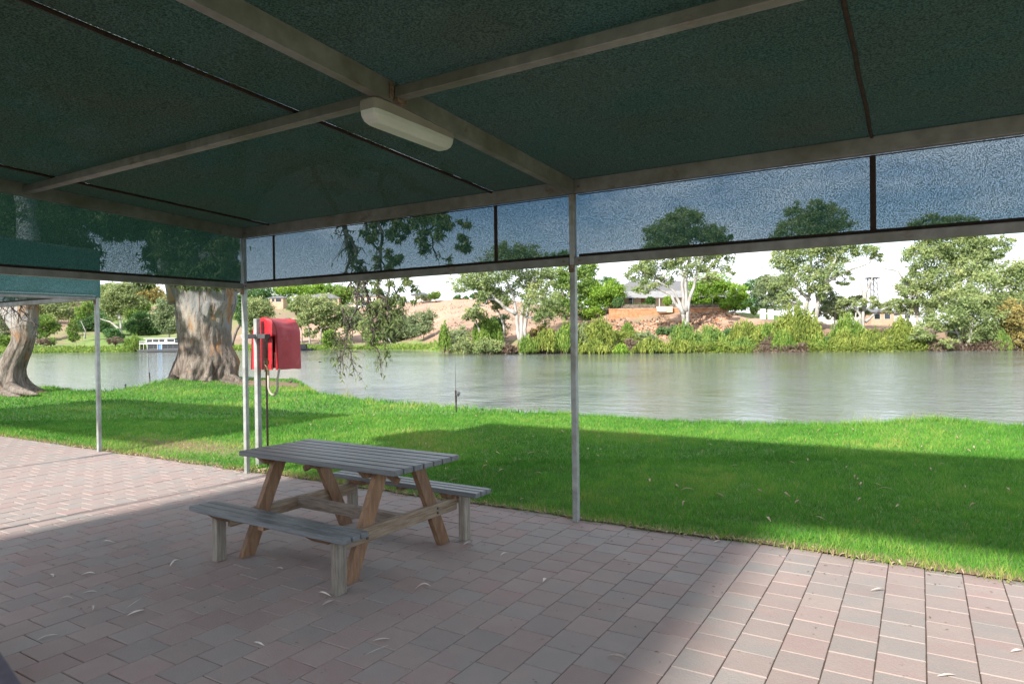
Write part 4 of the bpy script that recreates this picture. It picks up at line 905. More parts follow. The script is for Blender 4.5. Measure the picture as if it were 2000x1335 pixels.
T_('dark_tree', 'dark green tree behind the lawn right of the terrace', 'tree', 1470, 140, [(1462, 575, 20, 24), (1480, 560, 24, 20), (1475, 590, 26, 18)], 'dark', leafn=3800, lsize=.38, tr=.3, barkm='barkdark')
T_('blue_green_tree', 'dense blue-green tree between the lawn and the third gum', 'tree', 1510, 136, [(1500, 565, 26, 24), (1525, 555, 26, 20), (1515, 590, 32, 18), (1495, 545, 14, 10)], 'bluegum', leafn=5000, lsize=.38, tr=.3, barkm='barkdark')
T_('gum_tree', 'broad gum with forked brown trunk and a limb reaching right', 'tree', 1585, 108,
   [(1530, 510, 30, 24), (1560, 490, 40, 30), (1600, 470, 42, 34), (1640, 490, 34, 26), (1570, 540, 40, 26), (1530, 560, 24, 22), (1610, 525, 34, 24), (1580, 440, 50, 30), (1620, 425, 44, 26), (1575, 410, 40, 20), (1690, 492, 26, 14), (1715, 500, 14, 14), (1640, 450, 30, 22), (1540, 455, 30, 22), (1650, 545, 14, 18), (1545, 590, 24, 18), (1600, 565, 24, 18), (1672, 480, 20, 12), (1525, 480, 16, 16)], 'gum', leafn=19000, lsize=.34,
   trunks=[[(1580, B_), (1577, 590), (1580, 540), (1585, 480), (1590, 430)], [(1592, B_), (1598, 580), (1610, 555), (1640, 535), (1680, 520), (1700, 512)], [(1580, 580), (1560, 565), (1535, 550)], [(1597, 575), (1625, 520), (1640, 480)]], tr=.55, clump=.45)
T_('sparse_tree', 'sparse blue-green tree between broad gum and white buildings', 'tree', 1630, 112, [(1625, 585, 24, 20), (1640, 610, 22, 14), (1610, 610, 20, 14)], 'bluegum', leafn=2600, lsize=.34, tr=.22)
T_('bare_gum', 'nearly bare pale gum with dead upright limbs near the lattice tower', 'tree', 1684, 101,
   [(1660, 590, 22, 10), (1700, 590, 24, 10), (1720, 596, 14, 12), (1680, 608, 18, 10), (1645, 600, 14, 12)], 'olivegreen', leafn=2400, lsize=.30,
   trunks=[[(1684, B_), (1686, 610), (1690, 590), (1682, 560), (1678, 535), (1688, 515)], [(1682, B_), (1680, 615), (1668, 600), (1655, 585)], [(1688, 600), (1690, 575), (1700, 550), (1706, 535)], [(1690, 620), (1712, 610), (1735, 600)], [(1678, 650), (1670, 630), (1672, 610)]], tr=.36, limb_r=.6)
T_('small_tree', 'low dark umbrella-shaped tree beside the white buildings', 'tree', 1670, 120, [(1660, 585, 28, 9), (1640, 592, 20, 9), (1650, 602, 24, 12)], 'olivegreen', leafn=2200, lsize=.3, tr=.2, barkm='barkdark')
T_('gum_tree', 'very large gum group leader with tall crown at the right edge of the bank', 'tree', 1835, 104,
   [(1790, 500, 30, 26), (1830, 480, 40, 26), (1870, 485, 42, 28), (1900, 470, 34, 18), (1800, 545, 34, 24), (1850, 530, 44, 28), (1900, 520, 40, 28), (1780, 580, 22, 18), (1840, 580, 40, 26), (1945, 480, 26, 16), (1965, 470, 16, 10), (1765, 600, 18, 14), (1815, 440, 40, 20), (1870, 440, 40, 20), (1930, 500, 22, 14)], 'gum', leafn=20000, lsize=.34,
   trunks=[[(1860, B_), (1858, 600), (1845, 545), (1830, 490)], [(1870, B_), (1880, 590), (1895, 540), (1910, 500), (1945, 480)], [(1795, B_), (1792, 600), (1790, 570), (1800, 530)], [(1792, 605), (1775, 560), (1755, 530), (1722, 522)], [(1790, 590), (1760, 570), (1725, 572)]], tr=.40, clump=.45)
T_('gum_tree', 'rounded gum with pale forked limbs at the far right edge', 'tree', 1930, 99,
   [(1960, 530, 34, 26), (1990, 545, 34, 34), (1925, 560, 36, 28), (1950, 590, 40, 26), (1985, 600, 36, 30), (2030, 560, 40, 50), (1905, 600, 26, 22), (1985, 640, 34, 24), (2040, 640, 50, 40)], 'gum', leafn=14000, lsize=.34,
   trunks=[[(1922, B_), (1925, 600), (1935, 570), (1960, 535)], [(1925, 600), (1950, 565), (1985, 555)]], tr=.36, clump=.5)
T_('bronze_tree', 'bronze-tinged tree low at the far right waterline', 'tree', 1985, 93, [(1975, 610, 30, 22), (2000, 640, 30, 26), (1950, 640, 22, 16), (1990, 665, 22, 14)], 'orangegum', leafn=4500, lsize=.3, tr=.25, clump=.5)
T_('river_gum', 'bushy pale green gum overhanging the water right of the willows', 'tree', 1895, 93,
   [(1870, 590, 32, 24), (1900, 600, 36, 28), (1850, 620, 34, 22), (1890, 640, 40, 24), (1925, 620, 28, 24), (1820, 640, 26, 18), (1920, 655, 24, 14), (1800, 655, 20, 12), (1935, 585, 16, 14), (1835, 580, 16, 16), (1880, 565, 20, 12), (1860, 670, 16, 10)], 'gum', leafn=9000, lsize=.32, trunks=[[(1885, B_), (1895, 650), (1900, 625), (1890, 600)], [(1888, B_), (1870, 650), (1850, 625)]], tr=.34, clump=.5)
T_('gum_tree', 'leafy gum behind the buildings left of the tall right-hand gums', 'tree', 1790, 135, [(1770, 560, 22, 18), (1745, 600, 20, 14), (1800, 600, 26, 20)], 'olivegreen', leafn=3200, lsize=.36, tr=.3, trunks=[[(1792, B_), (1790, 600), (1775, 565)]])
# left and centre of the far bank
T_('gum_tree', 'olive gum cluster below the tan long house', 'tree', 628, 178, [(600, 590, 30, 16), (625, 600, 34, 22), (650, 610, 26, 20), (600, 620, 20, 14), (635, 635, 26, 16), (605, 650, 14, 12), (660, 640, 14, 14)], 'olivegreen', leafn=8000, lsize=.5, trunks=[[(607, B_), (603, 640), (598, 600)], [(625, B_), (628, 640), (630, 600)]], tr=.4)
T_('gum_tree', 'pale gum with visible white limbs behind the red hose cover', 'tree', 590, 182, [(580, 600, 18, 14), (575, 585, 16, 8), (590, 625, 16, 14)], 'gum', leafn=2600, lsize=.5, tr=.3)
T_('gum_tree', 'grey-green spreading tree on the slope behind the hanging branches', 'tree', 690, 180, [(680, 620, 36, 14), (655, 630, 20, 12), (700, 632, 28, 12), (685, 605, 20, 10)], 'bluegum', leafn=5000, lsize=.5, tr=.3)
T_('gum_tree', 'gum leaning right over the waterside path', 'tree', 765, 168, [(735, 625, 26, 22), (715, 640, 18, 16), (745, 600, 20, 14), (730, 655, 20, 12)], 'gum', leafn=4500, lsize=.48, trunks=[[(768, B_), (755, 655), (742, 635), (735, 615)]], tr=.36)
T_('olive_tree', 'large grey-green bush tree left of the small round tree', 'tree', 785, 172, [(780, 638, 26, 22), (795, 650, 24, 16), (765, 655, 18, 12), (775, 620, 16, 12)], 'bluegum', leafn=5000, lsize=.45, tr=.25, barkm='barkdark', clump=.6)
T_('olive_tree', 'small round grey-green tree with bare trunk on the grassy slope', 'tree', 828, 158, [(820, 625, 24, 16), (838, 622, 14, 16), (815, 640, 18, 12), (830, 640, 18, 10)], 'bluegum', leafn=4200, lsize=.42, tr=.22, barkm='barkdark', trunks=[[(828, B_), (828, 650), (822, 635)]], clump=.6)
T_('willow_bush', 'clipped yellow-green willow on the far lawn', 'tree', 643, 166, [(643, 662, 14, 12), (643, 650, 12, 6)], 'willow', leafn=2000, lsize=.45, tr=.2, clump=.7, droop=1.4)
T_('willow_bush', 'small drooping willow below the hanging branches', 'tree', 727, 163, [(727, 664, 10, 12), (722, 655, 8, 8)], 'willow', leafn=1400, lsize=.45, tr=.2, clump=.7, droop=1.4)
T_('round_tree', 'round pale olive tree between the gum trunk and corner post', 'tree', 500, 176, [(505, 600, 26, 18), (490, 615, 20, 20), (515, 620, 20, 18), (500, 640, 20, 14)], 'olivegreen', leafn=5500, lsize=.5, tr=.3, clump=.6)
T_('leaning_tree', 'dark leaning tree just right of the huge gum trunk', 'tree', 458, 150, [(466, 600, 10, 30), (472, 628, 8, 16)], 'dark', leafn=1500, lsize=.4, trunks=[[(452, 668), (462, 645), (474, 620), (478, 590)]], tr=.6, barkm='barkdark')
for lab, x, d, bl, lm, nf in [
    ('light feathery tree on the skyline behind the dark-roofed small house', 560, 300, [(555, 570, 26, 14), (590, 566, 30, 12)], 'bright', 2600),
    ('dark rounded tree on the skyline left of the small carport house', 505, 290, [(500, 572, 34, 16), (515, 580, 22, 12)], 'dark', 2800),
    ('bright yellow-green tree on the skyline above the tan house', 610, 320, [(610, 566, 28, 12), (635, 564, 26, 12)], 'bright', 2800),
    ('deep green tree on the skyline right of the yellow-green one', 650, 318, [(655, 568, 26, 14), (640, 572, 20, 10)], 'pine', 2600),
    ('pair of bushy yellow trees left of the two-storey house', 675, 290, [(668, 578, 18, 16), (685, 575, 14, 14)], 'willow', 2600),
    ('low green tree beside the two-storey cream house', 700, 310, [(700, 572, 22, 8), (730, 570, 24, 8)], 'dark', 1800),
    ('small green tree on the ridge right of the dark-roofed white house', 852, 270, [(852, 576, 10, 6), (845, 578, 8, 5)], 'pine', 900),
    ('low ridge shrub beside the dark-roofed white house', 825, 268, [(822, 580, 12, 4), (835, 582, 10, 4)], 'bluegum', 700),
    ('low green scrub on the ridge above the orange slope', 905, 265, [(900, 582, 18, 5), (925, 580, 14, 5)], 'dark', 900)]:
    T_('ridge_tree', lab, 'tree', x, d, bl, lm, leafn=nf, lsize=.75, tr=.35, barkm='barkdark', clump=.6)
for lab, x, d, bl, lm, nf, ls in [
    ('tall olive gum with white horizontal limbs right of the far shelter post', 226, 205, [(235, 575, 34, 16), (215, 590, 24, 16), (262, 590, 24, 14), (250, 562, 30, 10), (225, 610, 18, 14)], 'olivegreen', 6500, .55),
    ('yellow-topped tree on the hillside above the houseboat', 290, 260, [(290, 570, 30, 12), (310, 580, 22, 14), (275, 580, 20, 12)], 'orangegum', 3800, .65),
    ('rounded grey-green tree left of the huge gum trunk', 330, 200, [(325, 600, 20, 18), (330, 630, 22, 20), (315, 620, 18, 18)], 'bluegum', 4600, .52),
    ('dark green tree behind the houseboat', 285, 215, [(280, 625, 24, 18), (300, 640, 24, 14), (262, 640, 20, 14)], 'dark', 4200, .55),
    ('bright bushy tree in the gap above the houseboat', 262, 225, [(258, 608, 18, 16), (275, 600, 18, 14)], 'willow', 2600, .55),
    ('dense dark tree on the slope behind the far shelter post', 185, 222, [(180, 615, 24, 26), (165, 635, 20, 18), (200, 630, 18, 18)], 'dark', 5200, .55),
    ('narrow pale green poplar left of the far shelter post', 143, 196, [(142, 645, 10, 14), (141, 632, 7, 10), (145, 658, 10, 9)], 'willow', 2200, .45),
    ('wispy pale tree with a thin white trunk above the green slope', 165, 204, [(162, 608, 14, 12), (172, 600, 12, 10), (155, 616, 8, 8)], 'willow', 1700, .5),
    ('olive tree on the hillside under the far shelter roof', 105, 235, [(100, 600, 30, 16), (125, 610, 24, 16), (80, 615, 20, 16)], 'olivegreen', 4600, .6),
    ('dark bushes on the hillside right of the leaning gum', 90, 205, [(88, 628, 20, 14), (105, 640, 16, 10), (80, 650, 16, 10)], 'pine', 3200, .5),
    ('skyline tree behind the far shelter beam', 40, 290, [(30, 590, 40, 16), (80, 588, 40, 14), (130, 590, 30, 14)], 'gum', 5200, .75),
    ('green hillside tree at the left picture edge', 5, 215, [(0, 620, 26, 20), (15, 640, 16, 14), (-20, 640, 24, 18)], 'bluegum', 3600, .55),
    ('yellow-green willow bush at the left picture edge', 10, 190, [(8, 668, 16, 12), (-8, 665, 16, 12)], 'willow', 2200, .5),
    ('tall skyline gum above the big shelter gap', 215, 300, [(220, 565, 30, 12), (190, 575, 24, 14), (245, 572, 20, 12)], 'gum', 4000, .75),
    ('teal-green rounded bush below the white-limbed gum', 220, 190, [(220, 650, 15, 9), (230, 655, 12, 8)], 'dark', 2200, .42),
    ('skyline tree hidden behind the huge gum trunk', 400, 280, [(390, 585, 50, 20), (440, 580, 40, 20), (360, 600, 30, 20)], 'olivegreen', 4200, .7),
    ('dark tree right of the huge gum trunk on the hill', 480, 240, [(480, 600, 18, 20), (470, 620, 14, 16)], 'pine', 2600, .55)]:
    kw = dict(trunks=[[(240, B_), (236, 640), (232, 610), (236, 580)], [(236, 640), (215, 628), (196, 622)], [(234, 620), (224, 610), (215, 600)]], tr=.6) if x == 226 else dict(tr=.35)
    T_('hillside_tree', lab, 'tree', x if x != 226 else 240, d, bl, lm, leafn=nf, lsize=ls, clump=.55, **kw)

# drooping willow bushes and scrub along the right-hand bank
def bush(label, px, py0, w, h, d, lm, n, kind='willow', name='willow_bush', cat='bush'):
    """px: centre, w,h: photo-pixel width and height; stands on the bank, foot at photo row py0"""
    B = at(px, py0, d); s = d/FPX; t = thing(name, label, cat, B); W_, H_ = w*s/2, h*s
    if kind == 'willow':
        k = n//9; a = RNG.uniform(0, 2*np.pi, k); r = np.sqrt(RNG.random(k)); top = H_*(1-.42*r**2)*(1+.16*np.sin(a*5+py0))*RNG.uniform(.62, 1.12, k)
        lob = 1+.22*np.sin(a*3+px)+.15*np.sin(a*7+px*2); X = np.cos(a)*r*W_*lob; Y = np.sin(a)*r*W_*.7; L = top*RNG.uniform(.35, .9, k)*(.35+.65*r)
        Pn = []; T_i = []
        ti = RNG.normal(.5, .17, k)+.12*np.sin(X/W_*5+px)
        for j in range(9):
            f = j/9; Pn.append(np.stack([X*(1+.10*f)+RNG.normal(0, .10, k), Y*(1+.1*f)+RNG.normal(0, .10, k), top-L*f], 1)); T_i.append(ti+RNG.normal(0, .07, k)-.06*f)
        Pn = np.vstack(Pn); T_i = np.clip(np.concatenate(T_i), 0, 1); V = leaf_tris(Pn, .58, 4.6, 3.0)
    else:
        pts, T_i, _ = crown_pts([(np.array([0, 0, H_*.55]), (W_*.85, W_*.6, H_*.42)), (np.array([W_*.4, 0, H_*.4]), (W_*.5, W_*.5, H_*.35)), (np.array([-W_*.45, 0, H_*.38]), (W_*.5, W_*.5, H_*.35))], n, .55); V = leaf_tris(pts, .34, 2.4, .1)
    raw('foliage', V, np.arange(len(V)).reshape(-1, 3), M[lm], parent=t, attrs={'tint': np.repeat(T_i, 3)})
    k = MB()
    for _ in range(5): k.tube(bend((0, 0, -.4), (RNG.uniform(-.5, .5)*W_, RNG.uniform(-.3, .3)*W_, H_*RNG.uniform(.5, .8)), 4, .08), np.linspace(.09, .02, 5), 5)
    k.build('stem', 'barkdark', t, smooth=True); return t
BU = [('narrow drooping willow at the left end of the bushy bank', 868, 684, 22, 54, 117, 'willow', 2600, 'willow'),
 ('grey-green mound bush beside the narrow end willow', 898, 672, 46, 38, 116, 'bluegum', 2400, 'round'),
 ('olive scrub bush with brown base near the bank corner', 905, 690, 44, 34, 111, 'olivegreen', 2200, 'round'),
 ('tall green reed-like willow below the thin leaning gum', 950, 672, 56, 56, 111, 'willow', 4200, 'willow'),
 ('dark green shrub behind the thin leaning gum trunk', 975, 650, 46, 40, 116, 'dark', 2200, 'round'),
 ('low grey-green waterline bush left of the white gum trunk', 955, 690, 70, 34, 107, 'gum', 3000, 'round'),
 ('brown dry scrub at the foot of the white gum', 992, 691, 40, 22, 106, 'brownscrub', 1500, 'round'),
 ('green reed clump right of the white gum foot', 1030, 690, 34, 36, 105, 'willow', 2200, 'willow'),
 ('dense willow left of the middle steel post', 1068, 688, 54, 46, 105, 'goldwillow', 3800, 'willow'),
 ('olive upper-bank bush above the middle willow', 1060, 664, 50, 30, 111, 'orangegum', 2200, 'round'),
 ('deep green willow directly behind the middle steel post', 1108, 690, 44, 60, 104, 'willow', 3400, 'willow'),
 ('dark willow right of the middle steel post', 1142, 682, 34, 56, 105, 'olivegreen', 2800, 'willow'),
 ('tall pale willow with rounded twin tops right of the steel post', 1172, 680, 58, 66, 104, 'goldwillow', 5000, 'willow'),
 ('low willow at the waterline below the rubble slope left end', 1160, 690, 70, 28, 101, 'goldwillow', 2600, 'willow'),
 ('lone upright shrub in the middle of the rubble slope', 1225, 650, 20, 26, 110, 'willow', 900, 'willow'),
 ('small bright round reed clump at the waterline under the house', 1212, 689, 26, 22, 101, 'bright', 1200, 'willow'),
 ('grey-brown dry bush low under the rubble slope', 1238, 684, 40, 30, 103, 'brownscrub', 1500, 'round'),
 ('grey-green round bush below the rubble slope', 1262, 676, 50, 34, 105, 'bluegum', 2200, 'round'),
 ('yellow arching willow at the waterline below the house steps', 1272, 690, 62, 36, 100, 'goldwillow', 3400, 'willow'),
 ('dark blue-green shrub left of the white gum stem by the terrace', 1305, 655, 44, 26, 108, 'dark', 1500, 'round'),
 ('green willow around the foot of the multi-stemmed gum', 1335, 680, 44, 58, 103, 'pine', 3400, 'willow'),
 ('low yellow-green waterline willow under the multi-stemmed gum', 1325, 690, 60, 32, 100, 'goldwillow', 2800, 'willow'),
 ('large soft green willow right of the multi-stemmed gum', 1385, 680, 60, 48, 102, 'pine', 4200, 'willow'),
 ('bright yellow round willow at the waterline', 1400, 689, 40, 24, 99.5, 'bright', 1700, 'willow'),
 ('dark narrow shrub below the terrace right corner', 1425, 672, 26, 40, 104, 'dark', 1400, 'willow'),
 ('tall drooping yellow willow right of the terrace corner', 1455, 682, 56, 62, 101, 'goldwillow', 5200, 'willow'),
 ('green willow at the waterline right of the yellow one', 1450, 690, 50, 36, 99, 'pine', 2400, 'willow'),
 ('mid green willow in front of the white garden object', 1500, 682, 46, 50, 101, 'willow', 3600, 'willow'),
 ('biggest dome-shaped weeping willow below the broad gum', 1555, 686, 86, 84, 100, 'goldwillow', 8500, 'willow'),
 ('pair of small weeping willows touching the water', 1528, 690, 40, 46, 98, 'willow', 3000, 'willow'),
 ('weeping willow at the right foot of the biggest willow', 1590, 690, 44, 42, 98, 'willow', 3000, 'willow'),
 ('dark green gap bush between two weeping willows', 1618, 688, 30, 30, 98.5, 'dark', 1500, 'round'),
 ('tall rounded willow left of the nearly bare gum', 1655, 682, 54, 64, 99, 'willow', 5000, 'willow'),
 ('golden waterline willow left of the nearly bare gum', 1648, 690, 62, 44, 97, 'goldwillow', 4000, 'willow'),
 ('golden willow at the foot of the nearly bare gum', 1700, 689, 58, 46, 96.5, 'goldwillow', 4200, 'willow'),
 ('grey scrubby bush right of the nearly bare gum', 1735, 688, 40, 34, 97, 'olivegreen', 1800, 'round'),
 ('upright orange-green willow below the white buildings', 1762, 684, 50, 62, 97, 'goldwillow', 4800, 'willow'),
 ('straw-coloured dry scrub at the waterline under the orange-green willow', 1765, 689, 46, 20, 95, 'brownscrub', 1500, 'round'),
 ('dark hanging reeds under the pale river gum', 1815, 688, 40, 30, 94.5, 'pine', 2000, 'willow'),
 ('dark green column bush near the right edge', 1957, 686, 26, 40, 92.5, 'pine', 1800, 'willow'),
 ('light willow bush beside the houseboat bow', 262, 684, 44, 30, 173, 'willow', 2600, 'willow'),
 ('reddish brown scrub left of the houseboat willow', 225, 672, 46, 16, 180, 'brownscrub', 1400, 'round'),
 ('brown scrub on the far slope behind the leaning gum', 85, 676, 40, 18, 184, 'brownscrub', 1300, 'round'),
 ('olive bush on the far slope right of the leaning gum', 100, 674, 26, 20, 186, 'pine', 1300, 'round')]
for b in BU: bush(b[0], b[1], b[2], b[3], b[4]*(.82 if 1140 < b[1] < 1480 else .95), b[5], b[6], b[7], b[8], name='willow_bush' if b[8] == 'willow' else 'shrub')
# undergrowth on the bank face, too mixed to count
n = 130000; px = RNG.uniform(860, 2080, n); f = RNG.random(n)**1.2; pos = []
cA = np.array([[np.interp(p_, kx, A_[:, 0, 0]), np.interp(p_, kx, A_[:, 2, 0])] for p_ in px]); d = cA[:, 0]-.7+(cA[:, 1]-cA[:, 0])*f*.9
base = CAMP+d[:, None]*(_fw+_r*((px-1000)/FPX)[:, None]); zz = np.array([terr_z(p_, d_) for p_, d_ in zip(px, d)])
den = np.array([nz(x, y, 2, .22) for x, y in base[:, :2]])
keep_ = (den > -.18+.75*f) | ((f < .06) & (RNG.random(n) < .8)) ; base, zz, den, f = base[keep_], zz[keep_], den[keep_], f[keep_]
hh = RNG.random(len(base))**1.4*(1.2+1.6*np.clip(den+.2, 0, 1))*(1-.75*f)
V = leaf_tris(np.column_stack([base[:, :2], zz+hh*.9]), .36, 2.8, .6)
hue = np.array([nz(x, y, 9, .13) for x, y in base[:, :2]])
for nm, mt_, sel, lab in (('undergrowth', 'goldwillow', hue > -.02, 'mixed green reeds and undergrowth on the far river bank'), ('dry_undergrowth', 'brownscrub', hue <= -.02, 'dry brown twigs and scrub on the far river bank')):
    VS = V.reshape(-1, 3, 3)[sel].reshape(-1, 3)
    tag(raw(nm, VS, np.arange(len(VS)).reshape(-1, 3), M[mt_], attrs={'tint': np.repeat(np.clip(RNG.normal(.4, .2, sel.sum()), 0, 1), 3)}), lab, 'undergrowth', kind='stuff')
# far left shore reeds
n = 16000; px = RNG.uniform(-60, 880, n); d = np.array([np.interp(p_, kx, A_[:, 0, 0]) for p_ in px])+RNG.random(n)**1.3*9
base = CAMP+d[:, None]*(_fw+_r*((px-1000)/FPX)[:, None]); zz = np.array([terr_z(p_, d_) for p_, d_ in zip(px, d)])
V = leaf_tris(np.column_stack([base[:, :2], zz+RNG.random(n)*.5]), .6, 3, -.8)
tag(raw('shore_reeds', V, np.arange(len(V)).reshape(-1, 3), M['willow'], attrs={'tint': np.repeat(np.clip(RNG.normal(.6, .2, n), 0, 1), 3)}), 'low yellow-green reeds along the far left shoreline', 'reeds', kind='stuff')
n = 9000; px = RNG.uniform(740, 1450, n); d = np.where(px > 1120, RNG.uniform(107, 121, n), RNG.uniform(120, 250, n))
g = np.array([at(p_, 660, d_)[:2] for p_, d_ in zip(px, d)]); dn = np.array([nz(x, y, 6, .5) for x, y in g]); k_ = dn > .12; g, px, d = g[k_], px[k_], d[k_]
zz = np.array([terr_z(p_, d_) for p_, d_ in zip(px, d)]); V = leaf_tris(np.column_stack([g, zz+RNG.random(len(g))*.25*d/110]), .45, 2.2, -.3)
tag(raw('slope_tufts', V, np.arange(len(V)).reshape(-1, 3), M['brownscrub'], attrs={'tint': np.repeat(RNG.random(len(g)), 3)}), 'low dry tufts dotted over the bare slopes of the far bank', 'tufts', kind='stuff')
# sandstone rubble below the terrace
rb = MB(); rr_ = random.Random(4)
for _ in range(1500):
    px = rr_.uniform(1190, 1430); d = rr_.uniform(107, 119.5); 
    if nz(px*.03, d*.3, 0, 1) < -.15: continue
    q = at(px, 660, d); z_ = terr_z(px, d); s = rr_.uniform(.10, .36)
    V = [(q[0]+sx*s*rr_.uniform(.6, 1.1), q[1]+sy*s*rr_.uniform(.6, 1.1), z_+sz*s*rr_.uniform(.4, .8)) for sz in (-.5, 1) for sx, sy in ((-1,-1),(1,-1),(1,1),(-1,1))]
    rb.add(V, [(0,3,2,1),(4,5,6,7),(0,1,5,4),(1,2,6,5),(2,3,7,6),(3,0,4,7)])
tag(rb.build('rubble', 'rock'), 'broken orange sandstone rocks on the slope below the terrace wall', 'rocks', kind='stuff')

# ------------------------------------------------------------------ buildings on the far bank
RZ = -YAW
def frame_at(px, d, z=None):
    q = foot(px, d) if z is None else np.array([*at(px, 660, d)[:2], z]); return q
def hip(b, x0, x1, y0, y1, z0, z1, ins, ov=.5):
    x0 -= ov; x1 += ov; y0 -= ov; y1 += ov; ym = (y0+y1)/2
    V = [(x0,y0,z0),(x1,y0,z0),(x1,y1,z0),(x0,y1,z0),(x0+ins,ym,z1),(x1-ins,ym,z1),(x0,y0,z0-.18),(x1,y0,z0-.18),(x1,y1,z0-.18),(x0,y1,z0-.18)]
    return b.add(V, [(0,1,5,4),(1,2,5),(2,3,4,5),(3,0,4),(6,7,1,0),(7,8,2,1),(8,9,3,2),(9,6,0,3),(9,8,7,6)])
def window(t, x, z0, w, h, y=0., frame='white'):
    o = MB(); o.box(x-w/2-.08, x+w/2+.08, y-.06, y-.003, z0-.08, z0+h+.08); fr = o.build('window', frame, t)
    MB().box(x-w/2, x+w/2, y-.09, y-.062, z0, z0+h).build('pane', 'glass', fr)
def px2m(p, d): return p*d/FPX
# the verandah house above the terrace
d = 127; zb = at(1300, 601, d)[2]; q = at(1182, 601, d); t = thing('verandah_house', 'stone house with grey hipped roof and pale verandah above the terrace', 'house', (q[0], q[1], zb), RZ)
WL = px2m(235, d)
MB().box(1.3, WL, 2.6, 11, 0, 3.1).build('wall', 'cream', t)
hip(MB(), 2.2, WL-.2, 2.6, 11, 3.1, 5.6, 4.0, .4).build('roof', 'ironroof', t)
v = MB(); v.add([(0, -.3, 2.05), (WL+.6, -.3, 2.05), (WL+.2, 2.5, 3.35), (1.4, 2.5, 3.35), (0, 11, 2.05), (1.4, 11, 3.35), (0, -.3, 1.9), (WL+.6, -.3, 1.9), (0, 11, 1.9)], [(0,1,2,3), (4,0,3,5), (6,7,1,0), (8,6,0,4)]); v.build('verandah_roof', 'verandah', t)
for i in range(10): MB().box(.15+i*(WL-.1)/9-.05, .15+i*(WL-.1)/9+.05, -.2, -.1, 0, 1.95).build('verandah_post', 'white', t)
MB().box(-.1, WL+.4, -.35, 2.6, -.35, 0).build('verandah_floor', 'white', t)
for x in (3.1, 5.4, 9.6, 13.2, 17.0, 20): window(t, x, .75, .9, 1.35, 2.6)
MB().box(7.3, 8.3, 2.54, 2.597, 0, 2.1).build('door', 'timber', t)
MB().box(8, 8.9, 6, 6.8, 4.7, 5.9).build('chimney', 'ironroof', t)
# terrace wall, steps, hedge
d = 121.5; q = at(1190, 612, d); zt_ = at(1300, 602.5, d)[2]; zl = at(1300, 616, d)[2]-1.2
t = thing('terrace_wall', 'long orange sandstone retaining wall below the verandah house', 'wall', (q[0], q[1], zl), RZ); WT = px2m(232, d); Ht = zt_-zl
MB().box(0, WT, 0, .6, 0, Ht).build('wall', 'sandstone', t); MB().box(-.05, WT+.05, -.08, .68, Ht+.002, Ht+.12).build('coping', 'rock', t)
MB().box(WT-.3, WT+.45, -.2, .8, Ht+.122, Ht+.7).build('pillar', 'sandstone', t)
MB().box(px2m(95, d), px2m(122, d), -.7, -.003, Ht-.7, Ht+.35).build('planter', 'cream', t)
t = thing('steps', 'white stone steps and landing in the middle of the terrace wall', 'steps', (*at(1285, 604, 120.6)[:2], zt_-.5), RZ)
for i in range(4): MB().box(0, 1.5, i*.3, i*.3+.3, 0, .25+i*.22).build('step', 'white', t)
def hedge(label, x0, x1, d, py_top, py_bot, lm='hedge'):
    B = at(x0, py_bot, d); t = thing('hedge', label, 'hedge', B, RZ); L_ = px2m(x1-x0, d); H_ = px2m(py_bot-py_top, d)
    n = int(700*L_/4); P_ = np.stack([RNG.uniform(0, L_, n), RNG.uniform(0, .9, n), RNG.uniform(-.1, H_, n)], 1); V = leaf_tris(P_, .22, 2, 0)
    raw('foliage', V, np.arange(len(V)).reshape(-1, 3), M[lm], parent=t, attrs={'tint': np.repeat(RNG.uniform(.2, .8, n), 3)})
    MB().box(.06, L_-.06, .08, .8, -.3, H_*.8).build('stem', 'barkdark', t)
hedge('long clipped green hedge left of the terrace steps', 1212, 1280, 123, 592.5, 602)
hedge('long clipped green hedge right of the terrace steps', 1308, 1418, 123, 592.5, 602)
def ball(label, px, py, r, d, lm, n=900):
    s = d/FPX; B = at(px, py+r, d); t = thing('topiary_bush', label, 'bush', B); u = RNG.normal(0, 1, (n, 3)); u /= np.linalg.norm(u, axis=1)[:, None]; u *= RNG.uniform(.8, 1, (n, 1))
    V = leaf_tris(u*r*s+np.array([0, 0, r*s]), .25, 2, 0); raw('foliage', V, np.arange(len(V)).reshape(-1, 3), M[lm], parent=t, attrs={'tint': np.repeat(RNG.uniform(.2, .9, n), 3)})
    MB().tube([(0, 0, -.2), (0, 0, r*s)], .08, 6).build('stem', 'barkdark', t)
ball('clipped round bush left of the house steps', 1270, 588, 9, 124, 'hedge'); ball('bright green clipped ball bush right of the house steps', 1304, 587, 9, 124, 'bright')
ball('dark shrub at the left end of the verandah', 1207, 590, 11, 123.5, 'dark', 1200); ball('small yellow-green shrub by the white garden screen', 1473, 607, 7, 118, 'willow', 700)
# white garden screen right of the lawn
d = 116; q = at(1485, 618, d); t = thing('garden_screen', 'low white painted garden wall right of the lawn', 'wall', q, RZ); MB().box(0, .95, 0, .3, -.5, 1.35).build('wall', 'white', t); MB().box(1.35, 2.3, 0, .3, -.5, 1.25).build('wall', 'white', t)
def house(name, label, px0, px1, pyb, pye, pyr, d, wm, rm, wins, dep=8., cat='house', storeys=1, extra=None):
    B = at(px0, pyb, d); t = thing(name, label, cat, B, RZ); L_ = px2m(px1-px0, d); H_ = px2m(pyb-pye, d); R_ = px2m(pye-pyr, d)
    MB().box(0, L_, 0, dep, -3., H_).build('wall', wm, t); hip(MB(), 0, L_, 0, dep, H_+.18, H_+.18+R_, min(dep*.5, L_*.35), .5).build('roof', rm, t)
    for (fx, fz, w, h) in wins: window(t, fx*L_, fz*H_, w, h)
    return t, L_, H_
